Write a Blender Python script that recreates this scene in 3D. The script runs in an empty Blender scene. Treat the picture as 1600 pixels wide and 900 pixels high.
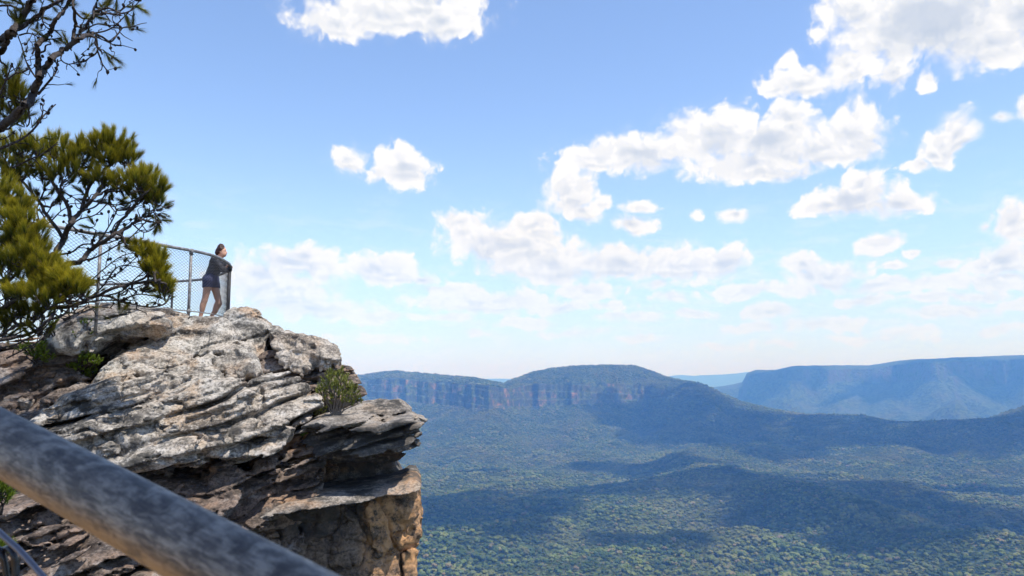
import bpy, bmesh, math, random
import numpy as np
from mathutils import Vector, Matrix
R = math.radians
random.seed(7)
scene = bpy.context.scene
col = scene.collection

# ------------------------------------------------------------------ camera
F = 1256.0                       # focal length in photo pixels (1600 wide)
PITCH = math.atan(142.0 / F)
cp, sp = math.cos(PITCH), math.sin(PITCH)
cam = bpy.data.cameras.new('camera')
cam.sensor_width = 36.0
cam.lens = 36.0 * F / 1600.0
cam.clip_start = 0.05
cam.clip_end = 120000.0
cam.dof.use_dof = True
cam.dof.focus_distance = 13.0
cam.dof.aperture_fstop = 13.0
camo = bpy.data.objects.new('camera', cam)
camo.rotation_euler = (R(90) + PITCH, 0, 0)
col.objects.link(camo)
scene.camera = camo


def ray(px, py):
    """direction (x/y, 1, z/y) seen at a photo pixel; used to read sizes off the photograph"""
    a = (px - 800.0) / F
    b = (450.0 - py) / F
    y = cp - b * sp
    return a / y, (sp + b * cp) / y


def at(px, py, Y):
    u, v = ray(px, py)
    return Vector((u * Y, Y, v * Y))


# ------------------------------------------------------------------ render settings
scene.render.engine = 'CYCLES'
cy = scene.cycles
cy.use_denoising = True
cy.denoiser = 'OPENIMAGEDENOISE'
cy.max_bounces = 8
cy.diffuse_bounces = 2
cy.glossy_bounces = 3
cy.transparent_max_bounces = 16
cy.transmission_bounces = 3
cy.volume_bounces = 1
cy.sample_clamp_indirect = 8.0
cy.use_adaptive_sampling = True
cy.adaptive_threshold = 0.01
vs = scene.view_settings
vs.view_transform = 'Standard'
vs.look = 'None'
vs.exposure = 0.22
vs.gamma = 1.0

# ------------------------------------------------------------------ noise
_rng = np.random.RandomState(11)
_perm = _rng.permutation(256).astype(np.int32)
_g = _rng.normal(size=(256, 3)).astype(np.float32)
_g /= np.linalg.norm(_g, axis=1, keepdims=True)


def perlin(x, y, z, seed=0):
    x = np.asarray(x, np.float32) + seed * 17.31
    y = np.asarray(y, np.float32) + seed * 9.77
    z = np.asarray(z, np.float32) + seed * 5.13
    x, y, z = np.broadcast_arrays(x, y, z)
    xi = np.floor(x).astype(np.int32); yi = np.floor(y).astype(np.int32); zi = np.floor(z).astype(np.int32)
    fx = x - xi; fy = y - yi; fz = z - zi
    u = fx * fx * fx * (fx * (fx * 6 - 15) + 10)
    v = fy * fy * fy * (fy * (fy * 6 - 15) + 10)
    w = fz * fz * fz * (fz * (fz * 6 - 15) + 10)
    out = None
    acc = []
    for dx in (0, 1):
        hx = _perm[(xi + dx) & 255]
        for dy in (0, 1):
            hy = _perm[(hx + yi + dy) & 255]
            for dz in (0, 1):
                h = _perm[(hy + zi + dz) & 255]
                g = _g[h]
                acc.append(g[..., 0] * (fx - dx) + g[..., 1] * (fy - dy) + g[..., 2] * (fz - dz))
    a00 = acc[0] + w * (acc[1] - acc[0]); a01 = acc[2] + w * (acc[3] - acc[2])
    a10 = acc[4] + w * (acc[5] - acc[4]); a11 = acc[6] + w * (acc[7] - acc[6])
    b0 = a00 + v * (a01 - a00); b1 = a10 + v * (a11 - a10)
    return (b0 + u * (b1 - b0)) * 1.5


def fbm(x, y, z, octv=4, seed=0, lac=2.03, gain=0.5):
    s = 0; a = 1.0; f = 1.0
    for o in range(octv):
        s = s + a * perlin(x * f, y * f, z * f, seed + o * 3)
        a *= gain; f *= lac
    return s


def sstep(a, b, x):
    t = np.clip((x - a) / (b - a), 0, 1)
    return t * t * (3 - 2 * t)


# ------------------------------------------------------------------ objects
def link_mesh(name, verts, faces, mat=None, parent=None, smooth=False):
    me = bpy.data.meshes.new(name)
    if isinstance(verts, np.ndarray):
        verts = verts.reshape(-1, 3)
        faces = np.asarray(faces, np.int32)
        n, k = faces.shape
        me.vertices.add(len(verts)); me.vertices.foreach_set('co', verts.astype(np.float32).ravel())
        me.loops.add(n * k); me.loops.foreach_set('vertex_index', faces.ravel())
        me.polygons.add(n)
        me.polygons.foreach_set('loop_start', np.arange(0, n * k, k, dtype=np.int32))
        me.polygons.foreach_set('loop_total', np.full(n, k, np.int32))
        me.update(calc_edges=True)
        me.validate()
    else:
        me.from_pydata([tuple(v) for v in verts], [], faces)
        me.update()
    if smooth:
        me.polygons.foreach_set('use_smooth', np.ones(len(me.polygons), bool))
    o = bpy.data.objects.new(name, me)
    if mat is not None:
        me.materials.append(mat)
    col.objects.link(o)
    if parent is not None:
        o.parent = parent
    return o


def pattr(o, name, vals):
    a = o.data.attributes.new(name, 'FLOAT', 'POINT')
    a.data.foreach_set('value', np.asarray(vals, np.float32).ravel())


def empty(name, loc=(0, 0, 0)):
    o = bpy.data.objects.new(name, None)
    o.location = loc
    col.objects.link(o)
    bpy.context.view_layer.update()
    return o


def tag(o, label=None, cat=None, group=None, kind=None):
    if label: o['label'] = label
    if cat: o['category'] = cat
    if group: o['group'] = group
    if kind: o['kind'] = kind
    return o


# ------------------------------------------------------------------ node helper
class NT:
    def __init__(self, tree):
        self.t = tree; self.n = tree.nodes; self.l = tree.links

    def node(self, typ, **kw):
        nd = self.n.new(typ)
        ins = kw.pop('ins', {})
        for k, v in kw.items():
            setattr(nd, k, v)
        for k, v in ins.items():
            self.put(nd.inputs[k], v)
        return nd

    def put(self, sock, v):
        if isinstance(v, bpy.types.NodeSocket):
            self.l.new(v, sock)
        elif v is not None:
            if isinstance(v, (tuple, list)) and sock.type == 'RGBA' and len(v) == 3:
                v = tuple(v) + (1,)
            sock.default_value = v

    def math(self, op, a, b=None, c=None, clamp=False):
        nd = self.n.new('ShaderNodeMath'); nd.operation = op; nd.use_clamp = clamp
        self.put(nd.inputs[0], a)
        if b is not None: self.put(nd.inputs[1], b)
        if c is not None: self.put(nd.inputs[2], c)
        return nd.outputs[0]

    def vmath(self, op, a, b=None, out=0):
        nd = self.n.new('ShaderNodeVectorMath'); nd.operation = op
        self.put(nd.inputs[0], a)
        if b is not None: self.put(nd.inputs[1], b)
        return nd.outputs[out]

    def mix(self, f, a, b, blend='MIX'):
        nd = self.n.new('ShaderNodeMix'); nd.data_type = 'RGBA'; nd.blend_type = blend
        nd.clamp_factor = True
        self.put(nd.inputs['Factor'], f)
        self.put(nd.inputs[6], a); self.put(nd.inputs[7], b)
        return nd.outputs[2]

    def ramp(self, f, lo, hi, a=0.0, b=1.0, smooth=True):
        nd = self.n.new('ShaderNodeMapRange'); nd.interpolation_type = 'SMOOTHSTEP' if smooth else 'LINEAR'
        self.put(nd.inputs[0], f)
        for i, v in enumerate((lo, hi, a, b)): self.put(nd.inputs[1 + i], v)
        return nd.outputs[0]

    def noise(self, vec, scale, detail=4, rough=0.5, dist=0.0, out=0, dim='3D'):
        nd = self.n.new('ShaderNodeTexNoise'); nd.noise_dimensions = dim
        if vec is not None: self.l.new(vec, nd.inputs['Vector'])
        nd.inputs['Scale'].default_value = scale; nd.inputs['Detail'].default_value = detail
        nd.inputs['Roughness'].default_value = rough; nd.inputs['Distortion'].default_value = dist
        return nd.outputs[out]

    def voronoi(self, vec, scale, feature='F1', detail=0.0, rough=0.5, out='Distance', smooth=0.3, dim='3D'):
        nd = self.n.new('ShaderNodeTexVoronoi'); nd.feature = feature; nd.voronoi_dimensions = dim
        if vec is not None: self.l.new(vec, nd.inputs['Vector'])
        nd.inputs['Scale'].default_value = scale
        if 'Detail' in nd.inputs: nd.inputs['Detail'].default_value = detail
        if 'Roughness' in nd.inputs: nd.inputs['Roughness'].default_value = rough
        if feature == 'SMOOTH_F1': nd.inputs['Smoothness'].default_value = smooth
        return nd.outputs[out]

    def attr(self, name, out='Fac'):
        nd = self.n.new('ShaderNodeAttribute'); nd.attribute_name = name
        return nd.outputs[out]

    def mapping(self, vec, scale=(1, 1, 1), rot=(0, 0, 0), loc=(0, 0, 0)):
        nd = self.n.new('ShaderNodeMapping')
        self.l.new(vec, nd.inputs['Vector'])
        nd.inputs['Scale'].default_value = scale; nd.inputs['Rotation'].default_value = rot
        nd.inputs['Location'].default_value = loc
        return nd.outputs[0]


def material(name):
    m = bpy.data.materials.new(name); m.use_nodes = True
    nt = NT(m.node_tree)
    b = m.node_tree.nodes['Principled BSDF']
    out = m.node_tree.nodes['Material Output']
    return m, nt, b, out


def geo_pos(nt):
    return nt.n.new('ShaderNodeNewGeometry').outputs['Position']


def plain(name, color, rough=0.6, metal=0.0, spec=0.5):
    m, nt, b, out = material(name)
    b.inputs['Base Color'].default_value = tuple(color) + (1,)
    b.inputs['Roughness'].default_value = rough
    b.inputs['Metallic'].default_value = metal
    b.inputs['Specular IOR Level'].default_value = spec
    return m
# ================================================================== SUN + SKY
SUN_EL = R(66)
SUN_AZ = R(118)                  # clockwise from +Y: to the right of the view and a little behind
sdir = Vector((math.sin(SUN_AZ) * math.cos(SUN_EL), math.cos(SUN_AZ) * math.cos(SUN_EL), math.sin(SUN_EL)))
sl = bpy.data.lights.new('sun', 'SUN')
sl.energy = 5.0
sl.angle = R(0.5)
sl.color = (1.0, 0.955, 0.89)
so = bpy.data.objects.new('sun', sl)
so.rotation_euler = (-sdir).to_track_quat('-Z', 'Y').to_euler()
so.location = (20, -20, 60)
col.objects.link(so)

world = bpy.data.worlds.new('World')
scene.world = world
world.use_nodes = True
W = NT(world.node_tree)
for nd in list(W.n): W.n.remove(nd)
sky = W.node('ShaderNodeTexSky', sky_type='NISHITA')
sky.sun_disc = False
sky.sun_elevation = SUN_EL
sky.sun_rotation = SUN_AZ
sky.altitude = 900
sky.air_density = 1.0
sky.dust_density = 0.5
sky.ozone_density = 2.2
tc = W.node('ShaderNodeTexCoord').outputs['Generated']
sep = W.node('ShaderNodeSeparateXYZ', ins={0: tc})
dx, dy, dz = sep.outputs[0], sep.outputs[1], sep.outputs[2]
az = W.math('ARCTAN2', dx, dy)
el = W.math('ARCSINE', dz)
P0 = W.node('ShaderNodeCombineXYZ', ins={0: az, 1: el, 2: 0.0}).outputs[0]


def azel(px, py):
    u, v = ray(px, py)
    return math.atan2(u, 1.0), math.atan2(v, math.hypot(u, 1.0))


CLOUDS = [  # photo pixels: centre, half width, half height, strength
 (605,20,130,30,1),(690,32,62,28,1),(520,36,70,24,1),(640,0,110,25,1),
 (1450,30,170,64,1.6),(1545,65,90,42,1.0),(1335,5,60,34,1.0),(1600,20,80,60,1.1),
 (1255,126,62,24,1),(1325,104,42,34,1),(1392,118,30,30,1),(1213,138,26,13,.9),(1456,122,14,20,.7),(1235,90,14,12,.5),
 (1000,238,105,30,1),(925,245,62,22,1),(1110,210,85,42,1),(1205,222,100,46,1.1),(1180,255,120,26,1),(1335,205,56,46,1),(1290,235,90,28,1),(1232,185,34,30,1),(1195,272,70,14,.9),
 (1470,240,36,24,1),(1500,208,26,30,1),(1440,260,26,13,.9),(1482,222,30,26,1),(1556,184,18,11,.7),(1600,172,22,16,.7),
 (545,247,27,24,.85),(632,262,44,33,1),(592,272,24,15,.75),
 (888,298,44,38,1),(908,330,32,18,.9),(938,318,18,14,.8),(1003,324,28,10,.75),(990,352,34,16,.95),
 (1150,338,28,11,.95),(1087,337,8,7,.4),
 (1340,312,84,26,1.1),(1405,322,56,19,1),(1288,324,50,15,1),(1348,290,38,26,1),
 (1585,345,46,28,1),(1580,402,66,26,1),(1545,412,40,13,.9),(1535,352,16,10,.6),
 (755,372,72,34,1),(805,384,84,38,1),(832,350,42,22,1),(720,350,42,18,1),
 (855,412,110,30,1),(965,408,105,28,1),(1065,412,100,28,1),(1130,408,44,24,1),(920,456,58,16,.9),
 (455,412,76,26,1),(480,400,46,24,1),(400,432,62,34,1),(440,455,95,24,1),(505,420,38,20,1),
 (588,418,50,25,1),(612,426,54,20,1),(658,436,30,12,.9),
 (1365,380,40,14,.9),(1427,395,19,6,.75),
 (1252,414,32,20,1),(1295,430,66,23,1),(1375,446,72,14,.95),(1170,455,48,13,.9),(1202,489,46,12,.9),(1470,440,60,14,.8),(1560,440,70,18,.85),
 (750,472,118,20,.9),(480,480,110,18,.95),(590,496,56,10,.85),(868,482,64,11,.8),(1062,466,32,10,.7),(990,500,60,10,.7),(700,452,70,12,.7),
 (1290,505,90,12,.7),(1480,490,90,12,.75),(1120,540,40,7,.7),(740,522,24,7,.6),(600,530,70,8,.55),(900,520,60,8,.55),(1380,530,90,8,.55),(1520,465,60,12,.7),

 (1080,490,40,9,.7),(1170,512,50,8,.7),(1340,470,50,10,.75),(1420,520,60,8,.7),(1560,515,50,8,.7),(1250,455,40,12,.8),(1030,445,30,9,.7),(960,480,45,9,.7),(820,505,50,8,.7),(1450,465,45,9,.75),(1590,480,40,10,.75),(1220,535,50,6,.6),(1000,530,40,6,.6),(700,500,40,7,.65),(1390,415,22,8,.7),(1480,408,26,9,.7),
]

CLW = 6.3


def cloudy_sky(ellipses):
    """sky colour with the clouds of one sector of bearings"""
    wn = W.node('ShaderNodeTexNoise', noise_dimensions='2D')
    W.l.new(P0, wn.inputs['Vector']); wn.inputs['Scale'].default_value = 15; wn.inputs['Detail'].default_value = 3
    warp = W.vmath('MULTIPLY', W.vmath('SUBTRACT', wn.outputs['Color'], (0.5, 0.5, 0.5)), (0.034, 0.020, 0.0))
    P1 = W.vmath('ADD', P0, warp)
    def blend(P):
        field = None
        for (cx, cy_, rx, ry, s) in ellipses:
            a0, e0 = azel(cx, cy_)
            a1, _ = azel(cx + rx, cy_); _, e1 = azel(cx, cy_ - ry)
            k = 1.15
            q = W.vmath('MULTIPLY', W.vmath('SUBTRACT', P, (a0, e0, 0)), (1 / (k * abs(a1 - a0)), 1 / (k * abs(e1 - e0)), 0))
            f = W.math('MULTIPLY_ADD', W.vmath('LENGTH', q, out=1), -s, s)
            if field is None:
                field = f
            else:
                nd = W.n.new('ShaderNodeMath'); nd.operation = 'SMOOTH_MAX'
                W.put(nd.inputs[0], field); W.put(nd.inputs[1], f); nd.inputs[2].default_value = 0.15
                field = nd.outputs[0]
        return field
    field = blend(P1)
    above = blend(W.vmath('ADD', P1, (-0.004, 0.013, 0.0)))
    # puffs: large lobes + fine curls; the same puffs a little lower down tell which side faces up
    lob = lambda P: W.voronoi(P, 36, 'SMOOTH_F1', detail=2.0, rough=0.55, smooth=0.35, dim='2D')
    v1 = lob(P1)
    v2 = lob(W.vmath('ADD', P1, (0.004, 0.011, 0.0)))
    n1 = W.noise(P1, 58, detail=5, rough=0.55, dim='2D')
    bump = W.math('ADD', W.math('MULTIPLY', W.math('SUBTRACT', 0.42, v1), 0.55), W.math('MULTIPLY', W.math('SUBTRACT', n1, 0.5), 0.70))
    dens = W.math('ADD', W.math('ADD', field, 0.22), W.math('MULTIPLY', bump, 0.85))
    n3 = W.noise(P1, 24, detail=4, rough=0.55, dim='2D')
    alpha = W.ramp(dens, -0.08, W.ramp(n3, 0.35, 0.65, 0.20, 0.72))
    n2 = W.noise(W.mapping(P0, scale=(1.0, 3.4, 1.0)), 15, detail=6, rough=0.62, dim='2D')
    low = W.math('MULTIPLY', W.ramp(el, 0.27, 0.07), W.ramp(el, 0.0, 0.05))
    streak = W.math('MULTIPLY', W.math('MULTIPLY', W.ramp(n2, 0.47, 0.72), low), 0.40)
    soft = W.math('MULTIPLY', W.ramp(dens, -0.35, 0.5), 0.10)
    alpha = W.math('MAXIMUM', W.math('MAXIMUM', alpha, streak), soft)
    alpha = W.math('MULTIPLY', alpha, W.ramp(el, 0.02, 0.20, 0.50, 1.0))
    under = W.ramp(W.math('SUBTRACT', v1, v2), -0.10, 0.14)        # lobes turned away from the light
    core = W.ramp(W.math('ADD', field, W.math('MULTIPLY', W.math('SUBTRACT', n3, 0.5), 0.9)), 0.05, 0.6)
    belly = W.ramp(W.math('SUBTRACT', above, field), -0.05, 0.38)           # the underside of the heap
    shade = W.math('MULTIPLY', core, W.math('ADD', W.math('MULTIPLY_ADD', under, 0.40, 0.10), W.math('MULTIPLY', belly, 0.75)))
    heavy = W.ramp(W.math('ADD', field, W.math('MULTIPLY', W.math('SUBTRACT', n3, 0.5), 1.0)), 0.58, 1.15)
    cw = W.mix(W.math('MULTIPLY', shade, 0.75), (CLW * 1.02, CLW * 1.01, CLW * 1.0), (CLW * 0.70, CLW * 0.745, CLW * 0.82))
    cw = W.mix(W.math('MULTIPLY', heavy, 0.75), cw, (CLW * 0.52, CLW * 0.60, CLW * 0.73))
    return W.mix(alpha, clear, cw)


skyc = W.mix(1.0, sky.outputs[0], (1.45, 1.43, 1.50), 'MULTIPLY')
hz = W.ramp(el, 0.24, 0.0)
clear = W.mix(W.math('MULTIPLY', hz, 0.62), skyc, (3.1, 4.2, 6.3))
STR = 0.14
sh = W.node('ShaderNodeBackground', ins={'Color': clear, 'Strength': STR}).outputs[0]
EDGES = [-350, 2000]
for p0_, p1_ in zip(EDGES[:-1], EDGES[1:]):
    sel = [c for c in CLOUDS if c[0] + c[2] * 1.9 + 25 > p0_ and c[0] - c[2] * 1.9 - 25 < p1_]
    if not sel:
        sel = [(p0_ - 900, 300, 20, 10, 1)]
    lo, hi = azel(p0_, 592)[0], azel(p1_, 592)[0]
    inside = W.math('MULTIPLY', W.math('MULTIPLY', W.math('GREATER_THAN', az, lo), W.math('LESS_THAN', az, hi)),
                    W.math('MULTIPLY', W.math('LESS_THAN', el, 0.62), W.math('GREATER_THAN', el, 0.0)))
    bgc = W.node('ShaderNodeBackground', ins={'Color': cloudy_sky(sel), 'Strength': STR}).outputs[0]
    mx = W.n.new('ShaderNodeMixShader')
    W.l.new(inside, mx.inputs[0]); W.l.new(sh, mx.inputs[1]); W.l.new(bgc, mx.inputs[2])
    sh = mx.outputs[0]
wo = W.node('ShaderNodeOutputWorld', ins={'Surface': sh})
world.cycles.sampling_method = 'MANUAL'
world.cycles.sample_map_resolution = 512

# ================================================================== LANDSCAPE
def prof(pts):
    xs = [p[0] for p in pts]; ys = [p[1] for p in pts]
    return lambda px: np.interp(px, xs, ys)


def slope_of(py):
    b = (450.0 - py) / F
    return (sp + b * cp) / (cp - b * sp)


sky1 = prof([(-300,585),(300,588),(500,590),(550,590),(580,586),(600,582),(625,580),(660,584),(700,588),(740,591),(770,597),(788,600),(806,593),(830,583),(860,577),(900,573),(950,571),(990,572),(1010,578),(1040,590),(1070,596),(1100,603),(1125,615),(1150,627),(1200,640),(1250,648),(1300,649),(1340,650),(1370,657),(1400,663),(1440,669),(1470,671),(1500,666),(1530,656),(1560,645),(1600,632),(1700,600),(1900,560)])
ctop1 = prof([(-300,597),(550,597),(620,591),(700,598),(770,604),(790,607),(830,600),(900,597),(1000,601),(1040,612),(1100,630),(1200,668),(1900,640)])
cbas1 = prof([(-300,624),(550,624),(650,629),(760,640),(800,638),(900,632),(1000,626),(1040,620),(1100,633),(1200,670),(1900,642)])
yc1 = prof([(-300,5600),(550,5200),(620,5050),(700,4900),(765,4650),(795,4800),(830,5050),(900,5000),(1000,5150),(1040,5000),(1100,4750),(1250,4300),(1470,4100),(1600,3700),(1900,3300)])


def cols_to_px(t):
    # inverse of ray() along the horizon
    return 800 + F * t * (cp + 0.0) / 1.0 / (cp * cp + sp * sp) * 1.0


def valley_z(x, y):
    w1 = perlin(x / 1300, y / 1300, 0.3, 3) * 260
    w2 = perlin(x / 1300, y / 1300, 4.3, 5) * 260
    h = perlin((x + w1) / 900, (y + w2) / 620, 1.5, 1) * 58
    h = h + (0.5 - np.abs(perlin((x + w1) / 560, (y + w2) / 760, 7.5, 8))) * 48
    h = h + (0.38 - np.abs(perlin((x + w2) / 330, (y + w1) / 420, 5.5, 9))) * 34
    h = h + perlin((x + w2) / 260, (y + w1) / 260, 2.5, 2) * 15
    h = h + perlin(x / 95, y / 95, 2.5, 4) * 5
    base = -415 - 0.000 * y
    return base + h


# cloud-free ridges that run down towards the viewer
def spur(x, y, a, b, w, hgt):
    ax, ay = a; bx, by = b
    L = math.hypot(bx - ax, by - ay)
    ux, uy = (bx - ax) / L, (by - ay) / L
    s = (x - ax) * ux + (y - ay) * uy
    d = (x - ax) * -uy + (y - ay) * ux + perlin(x / 300, y / 300, 9.1, 6) * 60
    t = np.clip(s / L, -0.3, 1.3)
    e = sstep(-0.35, 0.15, t) * (1 - sstep(0.8, 1.3, t))
    return hgt * e * np.exp(-(d / w) ** 2)


def range1_z(t, y):
    """height of valley + mesa range for a fan of bearings t=x/y"""
    px = 800 + F * t * cp
    x = t * y
    yc = yc1(px) + perlin(px / 60, 0.3, 0.1, 12) * 130 + perlin(px / 17, 0.8, 0.1, 13) * 60 + perlin(px / 6, 0.8, 0.1, 14) * 22
    s_top, s_b, s_sky = slope_of(ctop1(px)), slope_of(cbas1(px)), slope_of(sky1(px) + perlin(px / 9, 3.3, 0.0, 15) * 0.8)
    zt = s_top * yc; zb = s_b * yc; zs = s_sky * (yc + 550)
    return px, x, yc, zt, zb, zs


def build_range1():
    nt_ = 1050
    t = np.linspace(-0.62, 0.80, nt_)[None, :]
    px, x0, yc, zt, zb, zs = range1_z(t, 1.0)
    # rows: valley, talus, cliff, summit, back
    a = np.linspace(0, 1, 330)[:, None]
    yv = 900 * (1 - a) + (yc - 45) * a
    yv = 900 * ((yc - 45) / 900) ** (a ** 0.85)
    c = np.linspace(0, 1, 26)[1:, None]
    strata = 0.5 + 0.5 * np.sin(c * 21 + perlin(px / 40, 0.0, 0.0, 3))
    yw = (yc - 45) + c * 62 + strata * 9 * 0 + perlin(px / 5.0, c * 3, 0.5, 21) * 14 * np.sin(c * np.pi)
    d = np.linspace(0, 1, 46)[1:, None]
    ys_ = yc + 17 + d * 560
    e = np.linspace(0, 1, 12)[1:, None]
    yb = yc + 577 + e * 2600
    # heights
    dist = (yc - 45) - yv
    x = t * yv
    val = valley_z(x, yv)
    val = val + spur(x, yv, (-330, 1500), (330, 2150), 130, 85) + spur(x, yv, (-60, 1350), (520, 1850), 170, 75) \
        + spur(x, yv, (900, 1300), (760, 2400), 210, 80) + spur(x, yv, (1500, 2000), (1150, 3100), 240, 60) + spur(x, yv, (560, 2600), (1000, 3900), 260, 75)
    gul = 1 + 0.42 * perlin(x / 520, yv / 620, 3.0, 31) + 0.25 * perlin(x / 190, yv / 230, 6.0, 33)
    ycs = yc1(px) + perlin(px / 60, 0.3, 0.1, 12) * 130
    dist0 = dist
    dist = np.maximum((ycs - 45) - yv, 0)
    tal = zb - (zb + 430) * (1 - np.exp(-dist / (720 * np.clip(gul, 0.4, 1.7)))) + perlin(x / 120, yv / 160, 1.0, 35) * 12 * sstep(0, 300, dist)
    dist = dist0
    k = 60.0
    hmix = np.clip(0.5 + 0.5 * (tal - val) / k, 0, 1)
    zv = val * (1 - hmix) + tal * hmix + k * hmix * (1 - hmix)
    zv = np.where(dist < 1, np.maximum(zb, zv), zv)
    z_at = zv[-1:, :]
    # cliff in steps, with vegetated ledges
    cc = c + 0.05 * np.sin(c * 19 + px / 30)
    zw = z_at + (zt - z_at) * np.clip(cc, 0, 1)
    zsu = zt + (zs - zt) * (1 - (1 - d) ** 2.0)
    zsu = zsu + perlin(t * ys_ / 130, ys_ / 130, 0.2, 41) * 7 * d * (1 - d) * 4
    zbk = zs - (zs + 420) * sstep(0, 1, e * 0.9)
    Y = np.concatenate([yv, yw, ys_, yb], 0)
    Z = np.concatenate([zv, zw, zsu, zbk], 0)
    T = np.broadcast_to(t, Y.shape)
    return T, Y, Z, (len(a), len(a) + len(c), len(a) + len(c) + len(d))


def grid_faces(nr, nc):
    i = np.arange(nr - 1)[:, None] * nc + np.arange(nc - 1)[None, :]
    i = i.ravel()
    return np.stack([i, i + 1, i + 1 + nc, i + nc], 1)


# ---- land material: forest floor / forest roof, sandstone on steep faces
def land_material(name, far=False):
    m, nt, b, out = material(name)
    g = nt.n.new('ShaderNodeNewGeometry')
    pos, nor = g.outputs['Position'], g.outputs['Normal']
    nz = nt.node('ShaderNodeSeparateXYZ', ins={0: nor}).outputs[2]
    f1 = nt.noise(pos, 0.05 if not far else 0.03, detail=6, rough=0.65)
    f2 = nt.noise(pos, 0.004, detail=4, rough=0.55)
    green = nt.mix(nt.ramp(f1, 0.38, 0.62), (0.016, 0.028, 0.012), (0.105, 0.130, 0.046))
    green = nt.mix(nt.math('MULTIPLY', nt.ramp(f2, 0.45, 0.75), 0.55), green, (0.125, 0.105, 0.050))
    # sandstone: vertical staining + beds
    pz = nt.mapping(pos, scale=(1.0, 1.0, 0.55))
    s1 = nt.noise(pz, 0.016, detail=5, rough=0.6)
    s2 = nt.noise(pz, 0.05, detail=4, rough=0.6)
    beds = nt.noise(nt.mapping(pos, scale=(0.06, 0.06, 1.6)), 0.02, detail=4)
    rock = nt.mix(nt.ramp(s1, 0.51, 0.66), (0.065, 0.070, 0.05), (0.32, 0.175, 0.085))
    rock = nt.mix(nt.math('MULTIPLY', nt.ramp(s2, 0.60, 0.72), 0.7), rock, (0.30, 0.22, 0.155))
    rock = nt.mix(nt.math('MULTIPLY', nt.ramp(beds, 0.50, 0.60), 0.8), rock, (0.07, 0.075, 0.05))
    if far:
        rock = nt.mix(0.82, rock, (0.10, 0.085, 0.08))
    veg = nt.noise(nt.mapping(pos, scale=(1, 1, 0.7)), 0.013, detail=5, rough=0.65)
    steep = nt.math('MULTIPLY', nt.ramp(nz, 0.62, 0.40), nt.ramp(veg, 0.57, 0.47))
    colr = nt.mix(steep, green, rock)
    b.inputs['Roughness'].default_value = 1.0
    b.inputs['Specular IOR Level'].default_value = 0.05
    nt.put(b.inputs['Base Color'], colr)
    bh = nt.noise(pos, 0.085 if not far else 0.03, detail=4, rough=0.7)
    bp = nt.node('ShaderNodeBump', ins={'Strength': 1.0, 'Distance': 9.0 if not far else 55.0, 'Height': bh})
    nt.put(b.inputs['Normal'], bp.outputs[0])
    return m


M_land = land_material('forested_land')
M_far = land_material('far_land', True)
T1, Y1, Z1, brk = build_range1()
V1 = np.stack([T1 * Y1, Y1, Z1], -1)
mesa = link_mesh('mountain', V1, grid_faces(*T1.shape), M_land, smooth=True)
tag(mesa, 'forested sandstone mesa with orange cliffs and its valley of rolling bush', None, None, 'structure')

# ---- the plateau on the right, behind
sky2 = prof([(900,640),(1060,622),(1095,607),(1120,604),(1142,600),(1155,597),(1163,583),(1176,578),(1206,578),(1232,572),(1260,571),(1352,571),(1372,568),(1400,563),(1440,561),(1480,559),(1530,557),(1600,555),(1900,552)])
cb2 = prof([(900,650),(1060,630),(1120,612),(1155,601),(1165,598),(1230,594),(1300,597),(1400,598),(1470,588),(1490,586),(1540,598),(1600,594),(1900,600)])
yc2 = prof([(900,10500),(1150,9800),(1165,9300),(1230,8900),(1350,9100),(1400,8700),(1480,8100),(1560,8600),(1600,8300),(1900,7800)])


def build_range2():
    t = np.linspace(0.02, 0.85, 560)[None, :]
    px = 800 + F * t * cp
    yc = yc2(px) + perlin(px / 70, 0.4, 0.2, 51) * 420 + perlin(px / 30, 0.4, 0.2, 52) * 150 + perlin(px / 11, 0.4, 0.2, 53) * 30
    zs = slope_of(sky2(px) + perlin(px / 12, 3.3, 0.0, 55) * 0.5) * (yc + 900)
    zt = slope_of(sky2(px) + 6 + perlin(px / 25, 1.0, 0, 56) * 2) * yc
    zb = slope_of(cb2(px)) * yc
    zb = np.minimum(zb, zt - 5)
    a = np.linspace(0, 1, 120)[:, None]
    yv = (yc - 3600) * (1 - a) + (yc - 60) * a
    dist = (yc - 60) - yv
    x = t * yv
    dist = np.maximum(yc2(px) + perlin(px / 70, 0.4, 0.2, 51) * 420 - 60 - yv, 0)
    g = np.clip(1 + 0.55 * perlin(x / 900, yv / 1100, 1.0, 57) + 0.35 * perlin(x / 350, yv / 420, 2.0, 58), 0.35, 1.9)
    zv = zb - (zb + 640) * (1 - np.exp(-dist / (1250 * g))) + (0.4 - np.abs(perlin(x / 620, yv / 900, 4.0, 59))) * 270 * sstep(0, 600, dist)
    c = np.linspace(0, 1, 16)[1:, None]
    yw = yc - 60 + c * 80 + 0 * t
    zw = zb + (zt - zb) * c
    zv[-1] = zb
    d = np.linspace(0, 1, 24)[1:, None]
    ys_ = yc + 20 + d * 900
    zsu = zt + (zs - zt) * (1 - (1 - d) ** 2) + perlin(t * ys_ / 300, ys_ / 300, 0, 60) * 8 * d * (1 - d) * 4
    e = np.linspace(0, 1, 8)[1:, None]
    yb = yc + 920 + e * 3000
    zk = zs - (zs + 500) * sstep(0, 1, e)
    Y = np.concatenate([yv, yw, ys_, yb], 0); Z = np.concatenate([zv, zw, zsu, zk], 0)
    return np.broadcast_to(t, Y.shape), Y, Z


T2, Y2, Z2 = build_range2()
pl = link_mesh('plateau', np.stack([T2 * Y2, Y2, Z2], -1), grid_faces(*T2.shape), M_far, smooth=True)
tag(pl, 'long flat topped plateau with a cliff band beyond the saddle', None, None, 'structure')

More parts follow.
